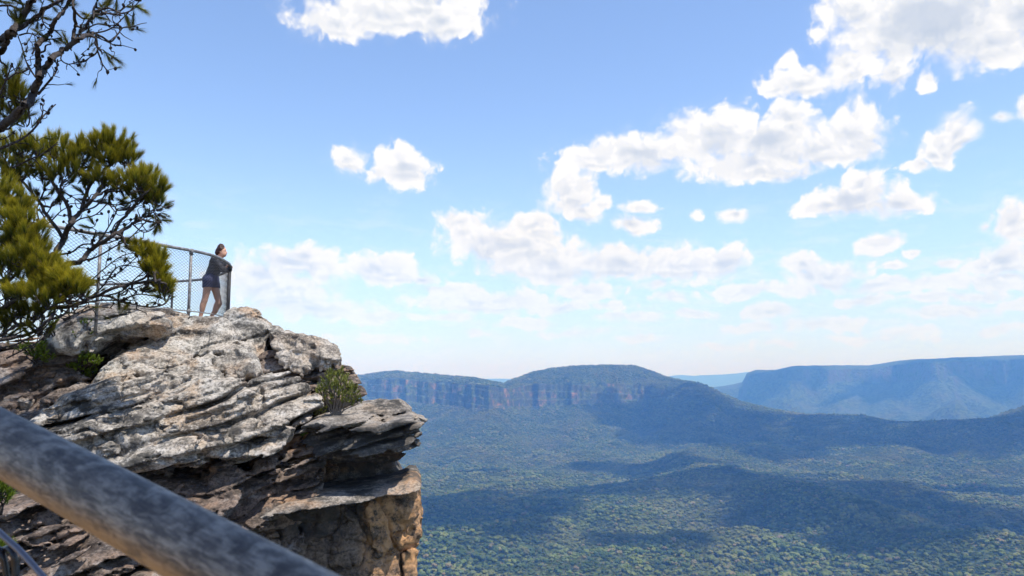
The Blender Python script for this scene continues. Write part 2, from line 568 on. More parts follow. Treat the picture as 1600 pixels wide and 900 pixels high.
# ---- the farthest pale hills
t = np.linspace(-0.9, 1.0, 420)[None, :]
px = 800 + F * t * cp
s3 = prof([(-400,588),(900,592),(1000,590),(1040,588),(1062,585.5),(1080,587),(1140,584),(1165,581),(1200,579),(1300,580),(2000,580)])
zs = slope_of(s3(px) + perlin(px / 15, 0, 0.4, 61) * 0.6) * 21500
r = np.linspace(0, 1, 30)[:, None]
Y3 = 18000 + r * 7000 + 0 * t
Z3 = -520 + (zs + 520) * np.exp(-((r - 0.5) / 0.23) ** 2) + perlin(t * Y3 / 900, Y3 / 900, 1, 62) * 25 * np.exp(-((r - 0.5) / 0.3) ** 2) * (r < 0.48)
hl = link_mesh('hills', np.stack([t * Y3, Y3, Z3], -1), grid_faces(30, 420), M_far, smooth=True)
tag(hl, 'faint pale hills on the horizon', None, None, 'structure')
# ---- one sheet below everything, out to the horizon
gs = link_mesh('ground', np.array([[-32000, -3000, -560], [32000, -3000, -560], [32000, 29500, -560], [-32000, 29500, -560]], np.float32), np.array([[0, 1, 2, 3]]), M_far)
tag(gs, None, None, None, 'structure')

# ================================================================== HAZE
def box(name, lo, hi, mat=None):
    v = [(x, y, z) for x in (lo[0], hi[0]) for y in (lo[1], hi[1]) for z in (lo[2], hi[2])]
    f = [(0, 1, 3, 2), (4, 6, 7, 5), (0, 4, 5, 1), (2, 3, 7, 6), (0, 2, 6, 4), (1, 5, 7, 3)]
    return link_mesh(name, v, f, mat)


hm = bpy.data.materials.new('haze_air'); hm.use_nodes = True
H = NT(hm.node_tree)
for nd in list(H.n): H.n.remove(nd)
pv = H.node('ShaderNodeVolumePrincipled')
pv.inputs['Color'].default_value = (0.17, 0.42, 1.0, 1)
pv.inputs['Density'].default_value = 0.000128
pv.inputs['Anisotropy'].default_value = 0.0
pv.inputs['Absorption Color'].default_value = (1, 1, 1, 1)
H.node('ShaderNodeOutputMaterial', ins={'Volume': pv.outputs[0]})
hz_o = box('haze', (-33000, -3100, -561.5), (33000, 29600, 420), hm)
tag(hz_o, 'thin blue haze over the valley', None, None, 'stuff')

# ================================================================== FOREST
def crown_mesh(name, seed, mat):
    rs = np.random.RandomState(seed)
    bm = bmesh.new()
    for i in range(5):
        c = Vector((rs.uniform(-.5, .5), rs.uniform(-.5, .5), rs.uniform(.35, .95)))
        if i == 0: c = Vector((0, 0, 0.75))
        ret = bmesh.ops.create_icosphere(bm, subdivisions=2, radius=rs.uniform(.36, .58))
        for v in ret['verts']:
            n = v.co.normalized()
            v.co *= 1 + 0.45 * (rs.rand() - 0.5)
            v.co.z *= 0.8
            v.co += c
    me = bpy.data.meshes.new(name); bm.to_mesh(me); bm.free()
    me.materials.append(mat)
    return bpy.data.objects.new(name, me)


def forest_material():
    m, nt, b, out = material('eucalypt_crowns')
    oi = nt.n.new('ShaderNodeObjectInfo')
    rnd = oi.outputs['Random']
    cr = nt.n.new('ShaderNodeValToRGB')
    nt.l.new(rnd, cr.inputs[0])
    e = cr.color_ramp.elements
    e[0].position = 0.0; e[0].color = (0.034, 0.056, 0.017, 1)
    e[1].position = 1.0; e[1].color = (0.20, 0.145, 0.085, 1)
    for p, c in ((0.3, (0.066, 0.098, 0.027, 1)), (0.6, (0.108, 0.138, 0.036, 1)), (0.85, (0.158, 0.172, 0.048, 1)), (0.95, (0.16, 0.135, 0.06, 1))):
        q = e.new(p); q.color = c
    lg = nt.noise(oi.outputs['Location'], 0.0035, detail=3)
    c = nt.mix(nt.math('MULTIPLY', nt.ramp(lg, 0.42, 0.7), 0.6), cr.outputs[0], (0.155, 0.14, 0.05))
    md_ = nt.noise(oi.outputs['Location'], 0.011, detail=4, rough=.6)
    c = nt.mix(nt.math('MULTIPLY', nt.ramp(md_, 0.47, 0.64), 0.75), c, (0.030, 0.052, 0.018))
    nt.put(b.inputs['Base Color'], c)
    b.inputs['Roughness'].default_value = 0.9
    b.inputs['Specular IOR Level'].default_value = 0.1
    return m


def build_forest():
    fm = forest_material()
    lib = bpy.data.collections.new('crown_library')
    for i in range(5):
        lib.objects.link(crown_mesh('tree_crown', 40 + i, fm))
    rs = np.random.RandomState(5)
    na, nb, ncc = brk
    N = 420000
    t = rs.uniform(-0.30, 0.76, N)
    Tcol = T1[0]
    j = np.clip(np.searchsorted(Tcol, t), 1, len(Tcol) - 1)
    # rows chosen with probability proportional to ground area
    y = np.sqrt(rs.uniform(1150 ** 2, 5750 ** 2, N))
    pts = []; sc = []
    Yj = Y1[:, j]; Zj = Z1[:, j]
    row = np.zeros(N, int)
    for k in range(0, N, 4000):
        s = slice(k, k + 4000)
        Yk = Yj[:, s]
        rr = np.clip((Yk < y[s][None, :]).sum(0), 1, Y1.shape[0] - 1)
        row[s] = rr
    ii = np.arange(N)
    y0 = Yj[row - 1, ii]; y1 = Yj[row, ii]
    w = np.clip((y - y0) / np.maximum(y1 - y0, 1e-3), 0, 1)
    z = Zj[row - 1, ii] * (1 - w) + Zj[row, ii] * w
    slope = (Zj[row, ii] - Zj[row - 1, ii]) / np.maximum(y1 - y0, 1e-3)
    ok = (row < ncc) & (((row < na) | (row >= nb)) | (rs.rand(N) < 0.35))
    x = t * y
    gap = perlin(x / 70, y / 70, 0.0, 71) + 0.5 * perlin(x / 25, y / 25, 0, 72)
    ok &= gap > -0.62
    P = np.stack([x, y, z + 1.0], 1)[ok]
    hgt = (3.1 + 1.4 * perlin(x / 160, y / 160, 3, 73))[ok] * np.clip(rs.lognormal(-.05, .48, ok.sum()), .35, 2.8)
    # bushes cling to ledges: smaller on cliffs
    cl = ((row >= na) & (row < nb))[ok]
    hgt[cl] *= 0.6
    me = bpy.data.meshes.new('forest')
    me.vertices.add(len(P)); me.vertices.foreach_set('co', P.astype(np.float32).ravel())
    for nm, vals in (('scl', hgt), ('rot', rs.uniform(0, 6.28, len(P)))):
        a = me.attributes.new(nm, 'FLOAT', 'POINT'); a.data.foreach_set('value', vals.astype(np.float32))
    a = me.attributes.new('idx', 'INT', 'POINT'); a.data.foreach_set('value', rs.randint(0, 5, len(P)).astype(np.int32))
    o = bpy.data.objects.new('forest', me); col.objects.link(o)
    ng = bpy.data.node_groups.new('forest_scatter', 'GeometryNodeTree')
    ng.interface.new_socket('Geometry', in_out='INPUT', socket_type='NodeSocketGeometry')
    ng.interface.new_socket('Geometry', in_out='OUTPUT', socket_type='NodeSocketGeometry')
    gi = ng.nodes.new('NodeGroupInput'); go = ng.nodes.new('NodeGroupOutput')
    iop = ng.nodes.new('GeometryNodeInstanceOnPoints')
    m2p = ng.nodes.new('GeometryNodeMeshToPoints')
    ci = ng.nodes.new('GeometryNodeCollectionInfo'); ci.inputs['Collection'].default_value = lib
    ci.inputs['Separate Children'].default_value = True; ci.inputs['Reset Children'].default_value = True
    L = ng.links.new

    def na_(name, typ):
        q = ng.nodes.new('GeometryNodeInputNamedAttribute'); q.data_type = typ; q.inputs['Name'].default_value = name
        return q.outputs[0]
    comb = ng.nodes.new('ShaderNodeCombineXYZ'); L(na_('rot', 'FLOAT'), comb.inputs[2])
    L(gi.outputs[0], m2p.inputs['Mesh']); L(m2p.outputs[0], iop.inputs['Points'])
    L(ci.outputs[0], iop.inputs['Instance']); iop.inputs['Pick Instance'].default_value = True
    L(na_('idx', 'INT'), iop.inputs['Instance Index']); L(comb.outputs[0], iop.inputs['Rotation'])
    L(na_('scl', 'FLOAT'), iop.inputs['Scale']); L(iop.outputs[0], go.inputs[0])
    md = o.modifiers.new('scatter', 'NODES'); md.node_group = ng
    tag(o, 'dense eucalypt forest covering the valley floor and mesa slopes', None, None, 'stuff')
    print('forest trees', len(P))


build_forest()

# ================================================================== CLOUDS OVERHEAD (their shadows lie across the valley)
def cloud_blobs(name, blobs, mat):
    bm = bmesh.new()
    rs = np.random.RandomState(3)
    for (x, y, z, rx, ry, rz) in blobs:
        ret = bmesh.ops.create_icosphere(bm, subdivisions=4, radius=1.0)
        vs_ = ret['verts']
        co = np.array([v.co for v in vs_])
        n = fbm(co[:, 0] * 1.7 + x / 400, co[:, 1] * 1.7 + y / 400, co[:, 2] * 1.7, 4, 81, gain=0.6)
        for v, k in zip(vs_, n):
            v.co *= max(.35, 1 + 0.72 * float(k))
            v.co.x = v.co.x * rx + x; v.co.y = v.co.y * ry + y
            v.co.z = (v.co.z if v.co.z > 0 else v.co.z * 0.35) * rz + z
    me = bpy.data.meshes.new(name); bm.to_mesh(me); bm.free()
    me.polygons.foreach_set('use_smooth', np.ones(len(me.polygons), bool))
    me.materials.append(mat)
    o = bpy.data.objects.new(name, me); col.objects.link(o)
    return o


M_cloud = bpy.data.materials.new('cloud_droplets'); M_cloud.use_nodes = True
CN = NT(M_cloud.node_tree)
for nd in list(CN.n): CN.n.remove(nd)
cvs = CN.node('ShaderNodeVolumeScatter', ins={'Color': (1, 1, 1), 'Density': 0.030})
CN.node('ShaderNodeOutputMaterial', ins={'Volume': cvs.outputs[0]})
CLZ = 3000.0
SHADES = [(1195,598,9000,420,260),(1240,590,9000,400,200),(1420,592,8500,700,220),(1560,596,8200,500,200),  # where the shade lies on the land: photo pixel, distance, half width, half depth (m)
 (1040,640,4700,330,300),(1120,655,4500,420,260),(1290,672,4250,520,300),(1440,690,4050,420,330),(1540,668,3800,420,260),
 (1030,712,3300,190,110),(940,705,3500,90,70),(770,722,3300,90,70),(1180,700,3700,260,120),(1240,690,3900,120,200),
 (850,790,2500,260,90),(980,775,2600,300,120),(1150,770,2650,330,130),(1290,770,2600,260,130),(1250,820,2200,240,190),(1330,800,2350,200,160),
 (690,835,2150,170,200),(840,825,2200,110,150),(1560,845,1950,190,210),(1500,755,2750,220,90),(660,790,2500,140,60),(1400,885,1750,150,120),(1470,800,2250,130,150),(1010,880,1780,120,90),(1100,720,3200,150,90),(700,890,1850,190,90),(760,858,1980,120,80),
]
bl = []
for (px_, py_, Y_, rx, ry) in SHADES:
    g = at(px_, py_, Y_)
    k = ((CLZ if Y_ < 6000 else 7000.0) - g.z) / sdir.z
    c = g + sdir * k
    bl.append((c.x, c.y, c.z, rx * 0.92, ry * 1.45, 180))
co_ = cloud_blobs('cloud', bl, M_cloud)
tag(co_, 'white cumulus overhead whose shade falls across the valley', None, None, 'structure')
# ================================================================== ROCK OUTCROP
def plane_point(px, py, pl):
    Yr, xr, zr, kz, kx = pl
    u, v = ray(px, py)
    y = (Yr - kz * zr - kx * xr) / (1 - kz * v - kx * u)
    return u * y, v * y


class Piece:
    def __init__(self, poly, ref, Y, kz=0.0, kx=0.0, T=1.5, r=0.1, sx=None, sz=0.0):
        p = at(ref[0], ref[1], Y)
        self.pl = (Y, p.x, p.z, kz, kx)
        pts = np.array([plane_point(a, b, self.pl) for a, b in poly], np.float32)
        self.kz, self.kx, self.T, self.r = kz, kx, T, r
        self.sz = sz
        cxp = sum(a for a, b in poly) / len(poly)
        self.sx = ray(cxp, 592)[0] * 0.85 if sx is None else sx
        g = 0.02
        self.g = g
        lo = pts.min(0) - 0.9; hi = pts.max(0) + 0.9
        self.lo = lo
        nx, nz = np.ceil((hi - lo) / g).astype(int) + 1
        X, Zz = np.meshgrid(lo[0] + np.arange(nx) * g, lo[1] + np.arange(nz) * g, indexing='ij')
        d = np.full(X.shape, 1e9, np.float32); ins = np.zeros(X.shape, bool)
        n = len(pts)
        for i in range(n):
            a = pts[i]; b = pts[(i + 1) % n]
            ex, ez = b - a
            wx, wz = X - a[0], Zz - a[1]
            t = np.clip((wx * ex + wz * ez) / (ex * ex + ez * ez + 1e-9), 0, 1)
            d = np.minimum(d, (wx - ex * t) ** 2 + (wz - ez * t) ** 2)
            c = ((a[1] > Zz) != (b[1] > Zz)) & (X < (b[0] - a[0]) * (Zz - a[1]) / (b[1] - a[1] + 1e-12) + a[0])
            ins ^= c
        d = np.sqrt(d); d[ins] *= -1
        self.d2 = d.astype(np.float32)
        self.zmid = float(pts[:, 1].mean())
        self.box = (pts[:, 0].min(), pts[:, 0].max(), pts[:, 1].min(), pts[:, 1].max())
        ys = [self.pl[0] + kz * (q[1] - p.z) + kx * (q[0] - p.x) for q in pts]
        self.yr = (min(ys), max(ys) + T)

    def sdf(self, x, y, z):
        m = 0.7
        inb = (x > self.box[0] + min(0, self.sx * self.T) - m) & (x < self.box[1] + max(0, self.sx * self.T) + m) & (z > self.box[2] - m) & (z < self.box[3] + m) & (y > self.yr[0] - m) & (y < self.yr[1] + m)
        out = np.full(x.shape, 0.6, np.float32)
        if inb.any():
            out[inb] = self._sdf(x[inb], y[inb], z[inb])
        return out

    def _sdf(self, x, y, z):
        Yr, xr, zr, kz, kx = self.pl
        s = np.clip(y - (Yr + kz * (z - zr) + kx * (x - xr)), -0.6, self.T + 0.6)
        xq = x - self.sx * s
        zq = z - self.sz * s
        yf = Yr + kz * (zq - zr) + kx * (xq - xr)
        fx = np.clip((xq - self.lo[0]) / self.g, 0, self.d2.shape[0] - 1.001)
        fz = np.clip((zq - self.lo[1]) / self.g, 0, self.d2.shape[1] - 1.001)
        i = fx.astype(np.int32); k = fz.astype(np.int32)
        fx = fx - i; fz = fz - k
        D = self.d2
        d2 = (D[i, k] * (1 - fx) + D[i + 1, k] * fx) * (1 - fz) + (D[i, k + 1] * (1 - fx) + D[i + 1, k + 1] * fx) * fz
        df = (yf - y) / math.sqrt(1 + kz * kz + kx * kx)
        db = y - yf - self.T
        a = smax(d2, df, self.r)
        return smax(a, db, 0.1)


def smax(a, b, k):
    h = np.maximum(k - np.abs(a - b), 0) / k
    return np.maximum(a, b) + h * h * k * 0.25


def smin(a, b, k):
    h = np.maximum(k - np.abs(a - b), 0) / k
    return np.minimum(a, b) - h * h * k * 0.25


def hash1(i, s=0):
    v = np.sin(i.astype(np.float32) * 12.9898 + s * 78.233) * 43758.5453
    return v - np.floor(v)


def strata(x, y, z, nrm, thick, amp, seed, lip=0.8, crack=0.06, wav=0.5, cw=0.02):
    """beds: every bed slopes out towards its lower lip and is undercut beneath it"""
    u = (nrm[0] * x + nrm[1] * y + nrm[2] * z) / thick
    u = u + wav * perlin(x * 0.55, y * 0.55, z * 1.1, seed) + 0.35 * wav * perlin(x * 1.9, y * 1.9, z * 2.6, seed + 1)
    i = np.floor(u); f = u - i
    w = min(0.4, 0.040 / thick)
    q = 0.7 * perlin(x * 0.9, y * 0.9 + i * 3.7, i * 1.3, seed + 2)
    h = hash1(i, seed) + (hash1(i + 1, seed) - hash1(i, seed)) * sstep(1 - w, 1, f)
    l0 = (0.4 + 0.6 * hash1(i, seed + 5))
    p = amp * (h * 0.9 - 0.3 + q * sstep(0, w, f) * sstep(1, 1 - w, f) + lip * sstep(0, w, f) * (1 - f) * l0)
    e = np.minimum(f, 1 - f) * thick
    m = sstep(-0.1, 0.35, perlin(x * 0.8, y * 0.8, z * 0.8, seed + 4))
    return p - crack * m * np.exp(-(e / cw) ** 2)


def cells(x, y, z, s, seed, jit=0.8):
    """distance to the nearest joint of an irregular block pattern (F2-F1)"""
    x = x * s + 0.25 * perlin(x * 2, y * 2, z * 2, seed); y = y * s; z = z * s + 0.25 * perlin(x * 2, y * 2, z * 2, seed + 1)
    xi, yi, zi = np.floor(x).astype(np.int32), np.floor(y).astype(np.int32), np.floor(z).astype(np.int32)
    f1 = np.full(x.shape, 9., np.float32); f2 = f1.copy()
    for a in (-1, 0, 1):
        for b in (-1, 0, 1):
            for c in (-1, 0, 1):
                h = _perm[(_perm[(_perm[(xi + a + seed) & 255] + yi + b) & 255] + zi + c) & 255]
                dx = xi + a + 0.5 + jit * _g[h, 0] * 0.6 - x
                dy = yi + b + 0.5 + jit * _g[h, 1] * 0.6 - y
                dz = zi + c + 0.5 + jit * _g[h, 2] * 0.6 - z
                d = np.sqrt(dx * dx + dy * dy + dz * dz)
                n1 = np.minimum(f1, d)
                f2 = np.minimum(f2, np.maximum(f1, d)); f1 = n1
    return (f2 - f1) / s


def blocks(x, y, z, s, seed):
    """every joint-bounded block of stone sits a little in or out"""
    x = x * s; y = y * s; z = z * s
    xi, yi, zi = np.floor(x).astype(np.int32), np.floor(y).astype(np.int32), np.floor(z).astype(np.int32)
    best = np.full(x.shape, 9., np.float32); hh = np.zeros(x.shape, np.float32)
    for a in (-1, 0, 1):
        for b in (-1, 0, 1):
            for c in (-1, 0, 1):
                h = _perm[(_perm[(_perm[(xi + a + seed) & 255] + yi + b) & 255] + zi + c) & 255]
                d = (xi + a + .5 + .5 * _g[h, 0] - x) ** 2 + (yi + b + .5 + .5 * _g[h, 1] - y) ** 2 + (zi + c + .5 + .5 * _g[h, 2] - z) ** 2
                m = d < best
                best = np.where(m, d, best); hh = np.where(m, h / 255.0 - .5 + .9 * (_g[h, 0] * (x - xi - a - .5) + _g[h, 2] * (z - zi - c - .5)), hh)
    return hh


def surface_nets(D, org, h):
    s = D < 0
    nx, ny, nz = D.shape
    cnt = np.zeros((nx - 1, ny - 1, nz - 1), np.uint8)
    for a in (0, 1):
        for b in (0, 1):
            for c in (0, 1):
                cnt += s[a:nx - 1 + a, b:ny - 1 + b, c:nz - 1 + c]
    act = np.argwhere((cnt > 0) & (cnt < 8))
    i, j, k = act.T
    cr = {}
    for a in (0, 1):
        for b in (0, 1):
            for c in (0, 1):
                cr[a, b, c] = D[i + a, j + b, k + c]
    acc = np.zeros((len(act), 3), np.float32); n = np.zeros(len(act), np.float32)
    for p in cr:
        for ax in range(3):
            if p[ax] == 0:
                q = list(p); q[ax] = 1; q = tuple(q)
                da, db = cr[p], cr[q]
                m = (da < 0) != (db < 0)
                t = np.where(m, da / np.where(m, da - db, 1), 0)
                pos = np.zeros((len(act), 3), np.float32); pos[:] = p
                pos[:, ax] += t
                acc += pos * m[:, None]; n += m
    V = (act + acc / n[:, None]) * h + org
    vid = np.full(cnt.shape, -1, np.int32)
    vid[i, j, k] = np.arange(len(act))
    quads = []
    for ax in range(3):
        o1, o2 = [(1, 2), (2, 0), (0, 1)][ax]
        sl0 = [slice(1, d - 1) for d in D.shape]; sl1 = list(sl0)
        sl0[ax] = slice(0, D.shape[ax] - 1); sl1[ax] = slice(1, D.shape[ax])
        a = s[tuple(sl0)]; b = s[tuple(sl1)]
        e = np.argwhere(a != b)
        if not len(e): continue
        flip = a[tuple(e.T)]
        base = e.copy()
        for q in range(3):
            if q != ax: base[:, q] += 1

        def cell(d1, d2):
            c = base.copy(); c[:, o1] -= d1; c[:, o2] -= d2
            return vid[c[:, 0], c[:, 1], c[:, 2]]
        q = np.stack([cell(1, 1), cell(0, 1), cell(0, 0), cell(1, 0)], 1)
        q[~flip] = q[~flip][:, ::-1]
        quads.append(q)
    Q = np.concatenate(quads)
    return V, Q[(Q >= 0).all(1)]


def drop_crumbs(V, Q, keep=900):
    lab = np.arange(len(V))
    a = np.concatenate([Q[:, 0], Q[:, 1], Q[:, 2]]); b = np.concatenate([Q[:, 1], Q[:, 2], Q[:, 3]])
    for _ in range(200):
        m = np.minimum(lab[a], lab[b])
        new = lab.copy()
        np.minimum.at(new, a, m); np.minimum.at(new, b, m)
        new = new[new]; new = new[new]
        if (new == lab).all(): break
        lab = new
    cnt = np.bincount(lab, minlength=len(V))
    ok = cnt[lab] >= keep
    Q = Q[ok[Q[:, 0]]]
    idx = np.cumsum(ok) - 1
    return V[ok], idx[Q]


def build_sdf(name, pieces, disp, h, mat, parent, uk=0.05, maxd=0.28, ymin=None):
    lo = np.array([min(p.box[0] + min(0, p.sx * p.T) for p in pieces), min(p.yr[0] for p in pieces), min(p.box[2] for p in pieces)]) - 0.35
    hi = np.array([max(p.box[1] for p in pieces), max(p.yr[1] for p in pieces), max(p.box[3] + max(0, p.sz * p.T) for p in pieces)]) + 0.35
    # only the side that faces out over the gap needs fine cells; the body still closes behind
    K = 4; H = h * K
    n = np.ceil((hi - lo) / H).astype(int) + 1

    def base(x, y, z):
        d = None
        for p in pieces:
            q = p.sdf(x, y, z)
            d = q if d is None else smin(d, q, uk)
        return d
    ax = [lo[a] + np.arange(n[a]) * H for a in range(3)]
    X, Yg, Zg = np.meshgrid(*[a.astype(np.float32) for a in ax], indexing='ij')
    C = base(X.ravel(), Yg.ravel(), Zg.ravel()).reshape(X.shape)
    near = np.abs(C) < H * 1.0 + maxd
    D = np.repeat(np.repeat(np.repeat(C, K, 0), K, 1), K, 2).astype(np.float32)
    nb = np.repeat(np.repeat(np.repeat(near, K, 0), K, 1), K, 2)
    idx = np.argwhere(nb)
    out = np.empty(len(idx), np.float32)
    B = 400000
    for a in range(0, len(idx), B):
        q = idx[a:a + B].astype(np.float32) * h + lo.astype(np.float32)
        x, y, z = q[:, 0], q[:, 1], q[:, 2]
        b = base(x, y, z)
        o = b.copy()
        m = np.abs(b) < maxd + 0.03
        if m.any():
            o[m] = b[m] - np.clip(disp(x[m], y[m], z[m]), -maxd, maxd)
        out[a:a + B] = o
    D[idx[:, 0], idx[:, 1], idx[:, 2]] = out
    D[0] = D[-1] = 1; D[:, 0] = D[:, -1] = 1; D[:, :, 0] = D[:, :, -1] = 1
    V, Q = surface_nets(D, lo.astype(np.float32), h)
    V, Q = drop_crumbs(V, Q)
    ob = link_mesh(name, V.astype(np.float32), Q, mat, parent, smooth=True)
    print('rock', name, len(idx), len(V))
    return ob, V


def rock_material(name, pale, dark, tan, dark_amt=0.5, tan_amt=0.3, bump=0.03, scale=1.0, white=0.4, dip=0.3, lichen=0.92):
    m, nt, b, out = material(name)
    pos = geo_pos(nt)
    bed = nt.mapping(pos, rot=(0, dip, 0), scale=(0.45, 0.45, 1.7))
    n_big = nt.noise(pos, 0.9 * scale, detail=5, rough=0.62)
    n_bed = nt.noise(bed, 3.2 * scale, detail=6, rough=0.68, dist=0.3)
    n_mid = nt.noise(pos, 5.0 * scale, detail=7, rough=0.72)
    n_fin = nt.noise(pos, 26.0 * scale, detail=5, rough=0.7)
    n_pat = nt.noise(pos, 2.1 * scale, detail=8, rough=0.74, dist=0.4)
    c = nt.mix(nt.ramp(n_big, 0.35, 0.66), pale, tuple(0.72 * a + 0.28 * t_ for a, t_ in zip(pale, tan)))
    c = nt.mix(nt.math('MULTIPLY', nt.ramp(n_pat, 0.50, 0.60), white), c, (0.56, 0.545, 0.52))
    c = nt.mix(nt.math('MULTIPLY', nt.ramp(nt.noise(pos, 1.3 * scale, detail=5, rough=0.6, dist=0.6), 0.50, 0.64), tan_amt), c, tan)
    c = nt.mix(nt.math('MULTIPLY', nt.ramp(n_bed, 0.49, 0.60), dark_amt), c, dark)
    c = nt.mix(nt.math('MULTIPLY', nt.ramp(n_mid, 0.49, 0.60), dark_amt * 0.85), c, tuple(0.8 * q for q in dark))
    c = nt.mix(nt.math('MULTIPLY', nt.ramp(n_fin, 0.50, 0.60), 0.6), c, tuple(1.15 * q for q in dark))
    c = nt.mix(nt.math('MULTIPLY', nt.ramp(n_fin, 0.48, 0.38), 0.5), c, tuple(min(1, q * 1.35) for q in pale))
    n_lich = nt.noise(pos, 0.75 * scale, detail=4, rough=0.55, dist=0.8)
    c = nt.mix(nt.math('MULTIPLY', nt.math('MULTIPLY', nt.ramp(n_lich, 0.50, 0.62), nt.ramp(n_mid, 0.36, 0.54)), lichen), c, (0.045, 0.043, 0.040))
    warm = nt.attr('warm')
    c = nt.mix(nt.math('MULTIPLY', warm, nt.ramp(n_mid, 0.62, 0.40)), c, (0.54, 0.295, 0.135))
    crust_shade = nt.attr('crust_shade')
    c = nt.mix(nt.math('MULTIPLY', crust_shade, nt.ramp(n_pat, 0.66, 0.46)), c, (0.055, 0.052, 0.05))
    nt.put(b.inputs['Base Color'], c)
    b.inputs['Roughness'].default_value = 0.95
    b.inputs['Specular IOR Level'].default_value = 0.15
    hgt = nt.math('ADD', nt.math('MULTIPLY', n_mid, 0.9), nt.math('ADD', nt.math('MULTIPLY', n_fin, 0.45), nt.math('MULTIPLY', n_bed, 0.8)))
    bp = nt.node('ShaderNodeBump', ins={'Strength': 1.0, 'Distance': bump, 'Height': hgt})
    nt.put(b.inputs['Normal'], bp.outputs[0])
    return m


PALE = (0.44, 0.41, 0.36); DARK = (0.060, 0.054, 0.048); TAN = (0.36, 0.25, 0.16)
MR_dome = rock_material('lichened_sandstone', PALE, DARK, TAN, 0.70, 0.75, 0.035, white=0.5)
MR_slab = rock_material('bleached_sandstone', (0.42, 0.385, 0.335), DARK, (0.38, 0.265, 0.165), 0.80, 0.75, 0.03, white=0.45)
MR_bould = rock_material('speckled_sandstone', (0.41, 0.365, 0.31), (0.07, 0.062, 0.055), TAN, 0.65, 0.5, 0.04, white=0.35)
MR_ledge = rock_material('grey_ironstone', (0.30, 0.275, 0.245), (0.05, 0.046, 0.042), (0.36, 0.25, 0.15), 0.6, 0.45, 0.03, white=0.12)
MR_tower = rock_material('brown_sandstone', (0.23, 0.165, 0.115), (0.050, 0.038, 0.03), (0.36, 0.21, 0.11), 0.75, 0.5, 0.035, white=0.1, dip=0.0)
MR_bank = rock_material('broken_sandstone', (0.21, 0.165, 0.135), (0.045, 0.037, 0.033), (0.30, 0.18, 0.115), 0.75, 0.4, 0.045, white=0.35)

DIP = (-0.30, -0.12, 0.95)
G_ = {}
G_['dome'] = [
 Piece([(55,535),(70,512),(92,494),(130,479),(165,474),(205,477),(240,487),(268,499),(264,511),(250,518),(215,523),(185,531),(162,540),(140,550),(110,556),(70,552)], (170,520), 12.9, .75, .12, 2.0, .42),
 Piece([(200,480),(240,486),(275,490),(300,492),(325,492),(345,493),(365,514),(385,540),(402,560),(410,582),(405,595),(388,590),(362,592),(345,590),(325,580),(290,572),(262,560),(235,550),(215,546),(200,542),(225,532),(250,522),(258,505)], (300,540), 13.5, 1.05, .1, 1.6, .2),
 Piece([(138,602),(150,585),(165,568),(190,553),(225,543),(262,552),(300,560),(335,571),(348,590),(352,606),(335,601),(310,603),(285,593),(255,589),(215,593),(180,598)], (240,580), 12.75, 1.0, .1, 1.4, .16),
 Piece([(345,493),(352,486),(362,481),(378,482),(392,486),(402,494),(410,503),(434,517),(442,535),(425,532),(418,517),(402,514),(395,540),(412,588),(400,565),(380,535),(355,508)], (380,510), 14.6, 1.0, .1, 1.8, .12),
 Piece([(380,520),(400,513),(415,515),(417,545),(421,582),(408,585),(398,550)], (405,545), 14.45, .1, .6, 1.0, .1),
 Piece([(170,556),(215,547),(262,560),(250,566),(215,560),(180,566)], (220,556), 13.3, .5, .1, 1.0, .06),
]
G_['boulder'] = [
 Piece([(427,524),(445,517),(470,522),(495,531),(515,540),(523,550),(526,557),(522,574),(512,577),(495,577),(475,583),(456,578),(441,569),(433,556),(428,542)], (480,560), 13.95, .8, .1, 2.2, .2, sx=-.2),
]
G_['slab'] = [
 Piece([(42,668),(70,648),(100,630),(150,608),(215,597),(270,591),(310,601),(340,607),(362,614),(368,625),(345,630),(320,634),(295,642),(250,649),(215,655),(185,659),(150,662),(120,666),(80,673)], (220,630), 12.0, 1.1, .15, 1.4, .06),
 Piece([(70,690),(110,676),(160,672),(190,676),(150,690),(110,700)], (130,684), 11.5, 1.0, .15, .8, .05),
 Piece([(130,712),(165,690),(215,674),(262,664),(320,650),(350,648),(340,660),(312,672),(280,686),(240,698),(205,708),(170,715)], (240,690), 11.6, 1.0, .15, 1.0, .05),
 Piece([(250,704),(300,684),(350,660),(372,652),(380,664),(352,680),(322,694),(290,706)], (315,685), 11.85, .9, .15, 1.0, .05),
 Piece([(362,626),(385,612),(415,600),(438,602),(455,612),(475,625),(484,637),(475,648),(450,658),(428,671),(410,687),(390,695),(376,690),(368,672),(372,652)], (420,650), 12.6, .95, .2, 1.4, .07),
 Piece([(205,716),(255,704),(300,697),(350,688),(385,690),(402,700),(432,673),(446,678),(425,702),(400,711),(380,715),(340,709),(300,712),(250,718)], (340,704), 11.7, .7, .15, 1.1, .04),
]
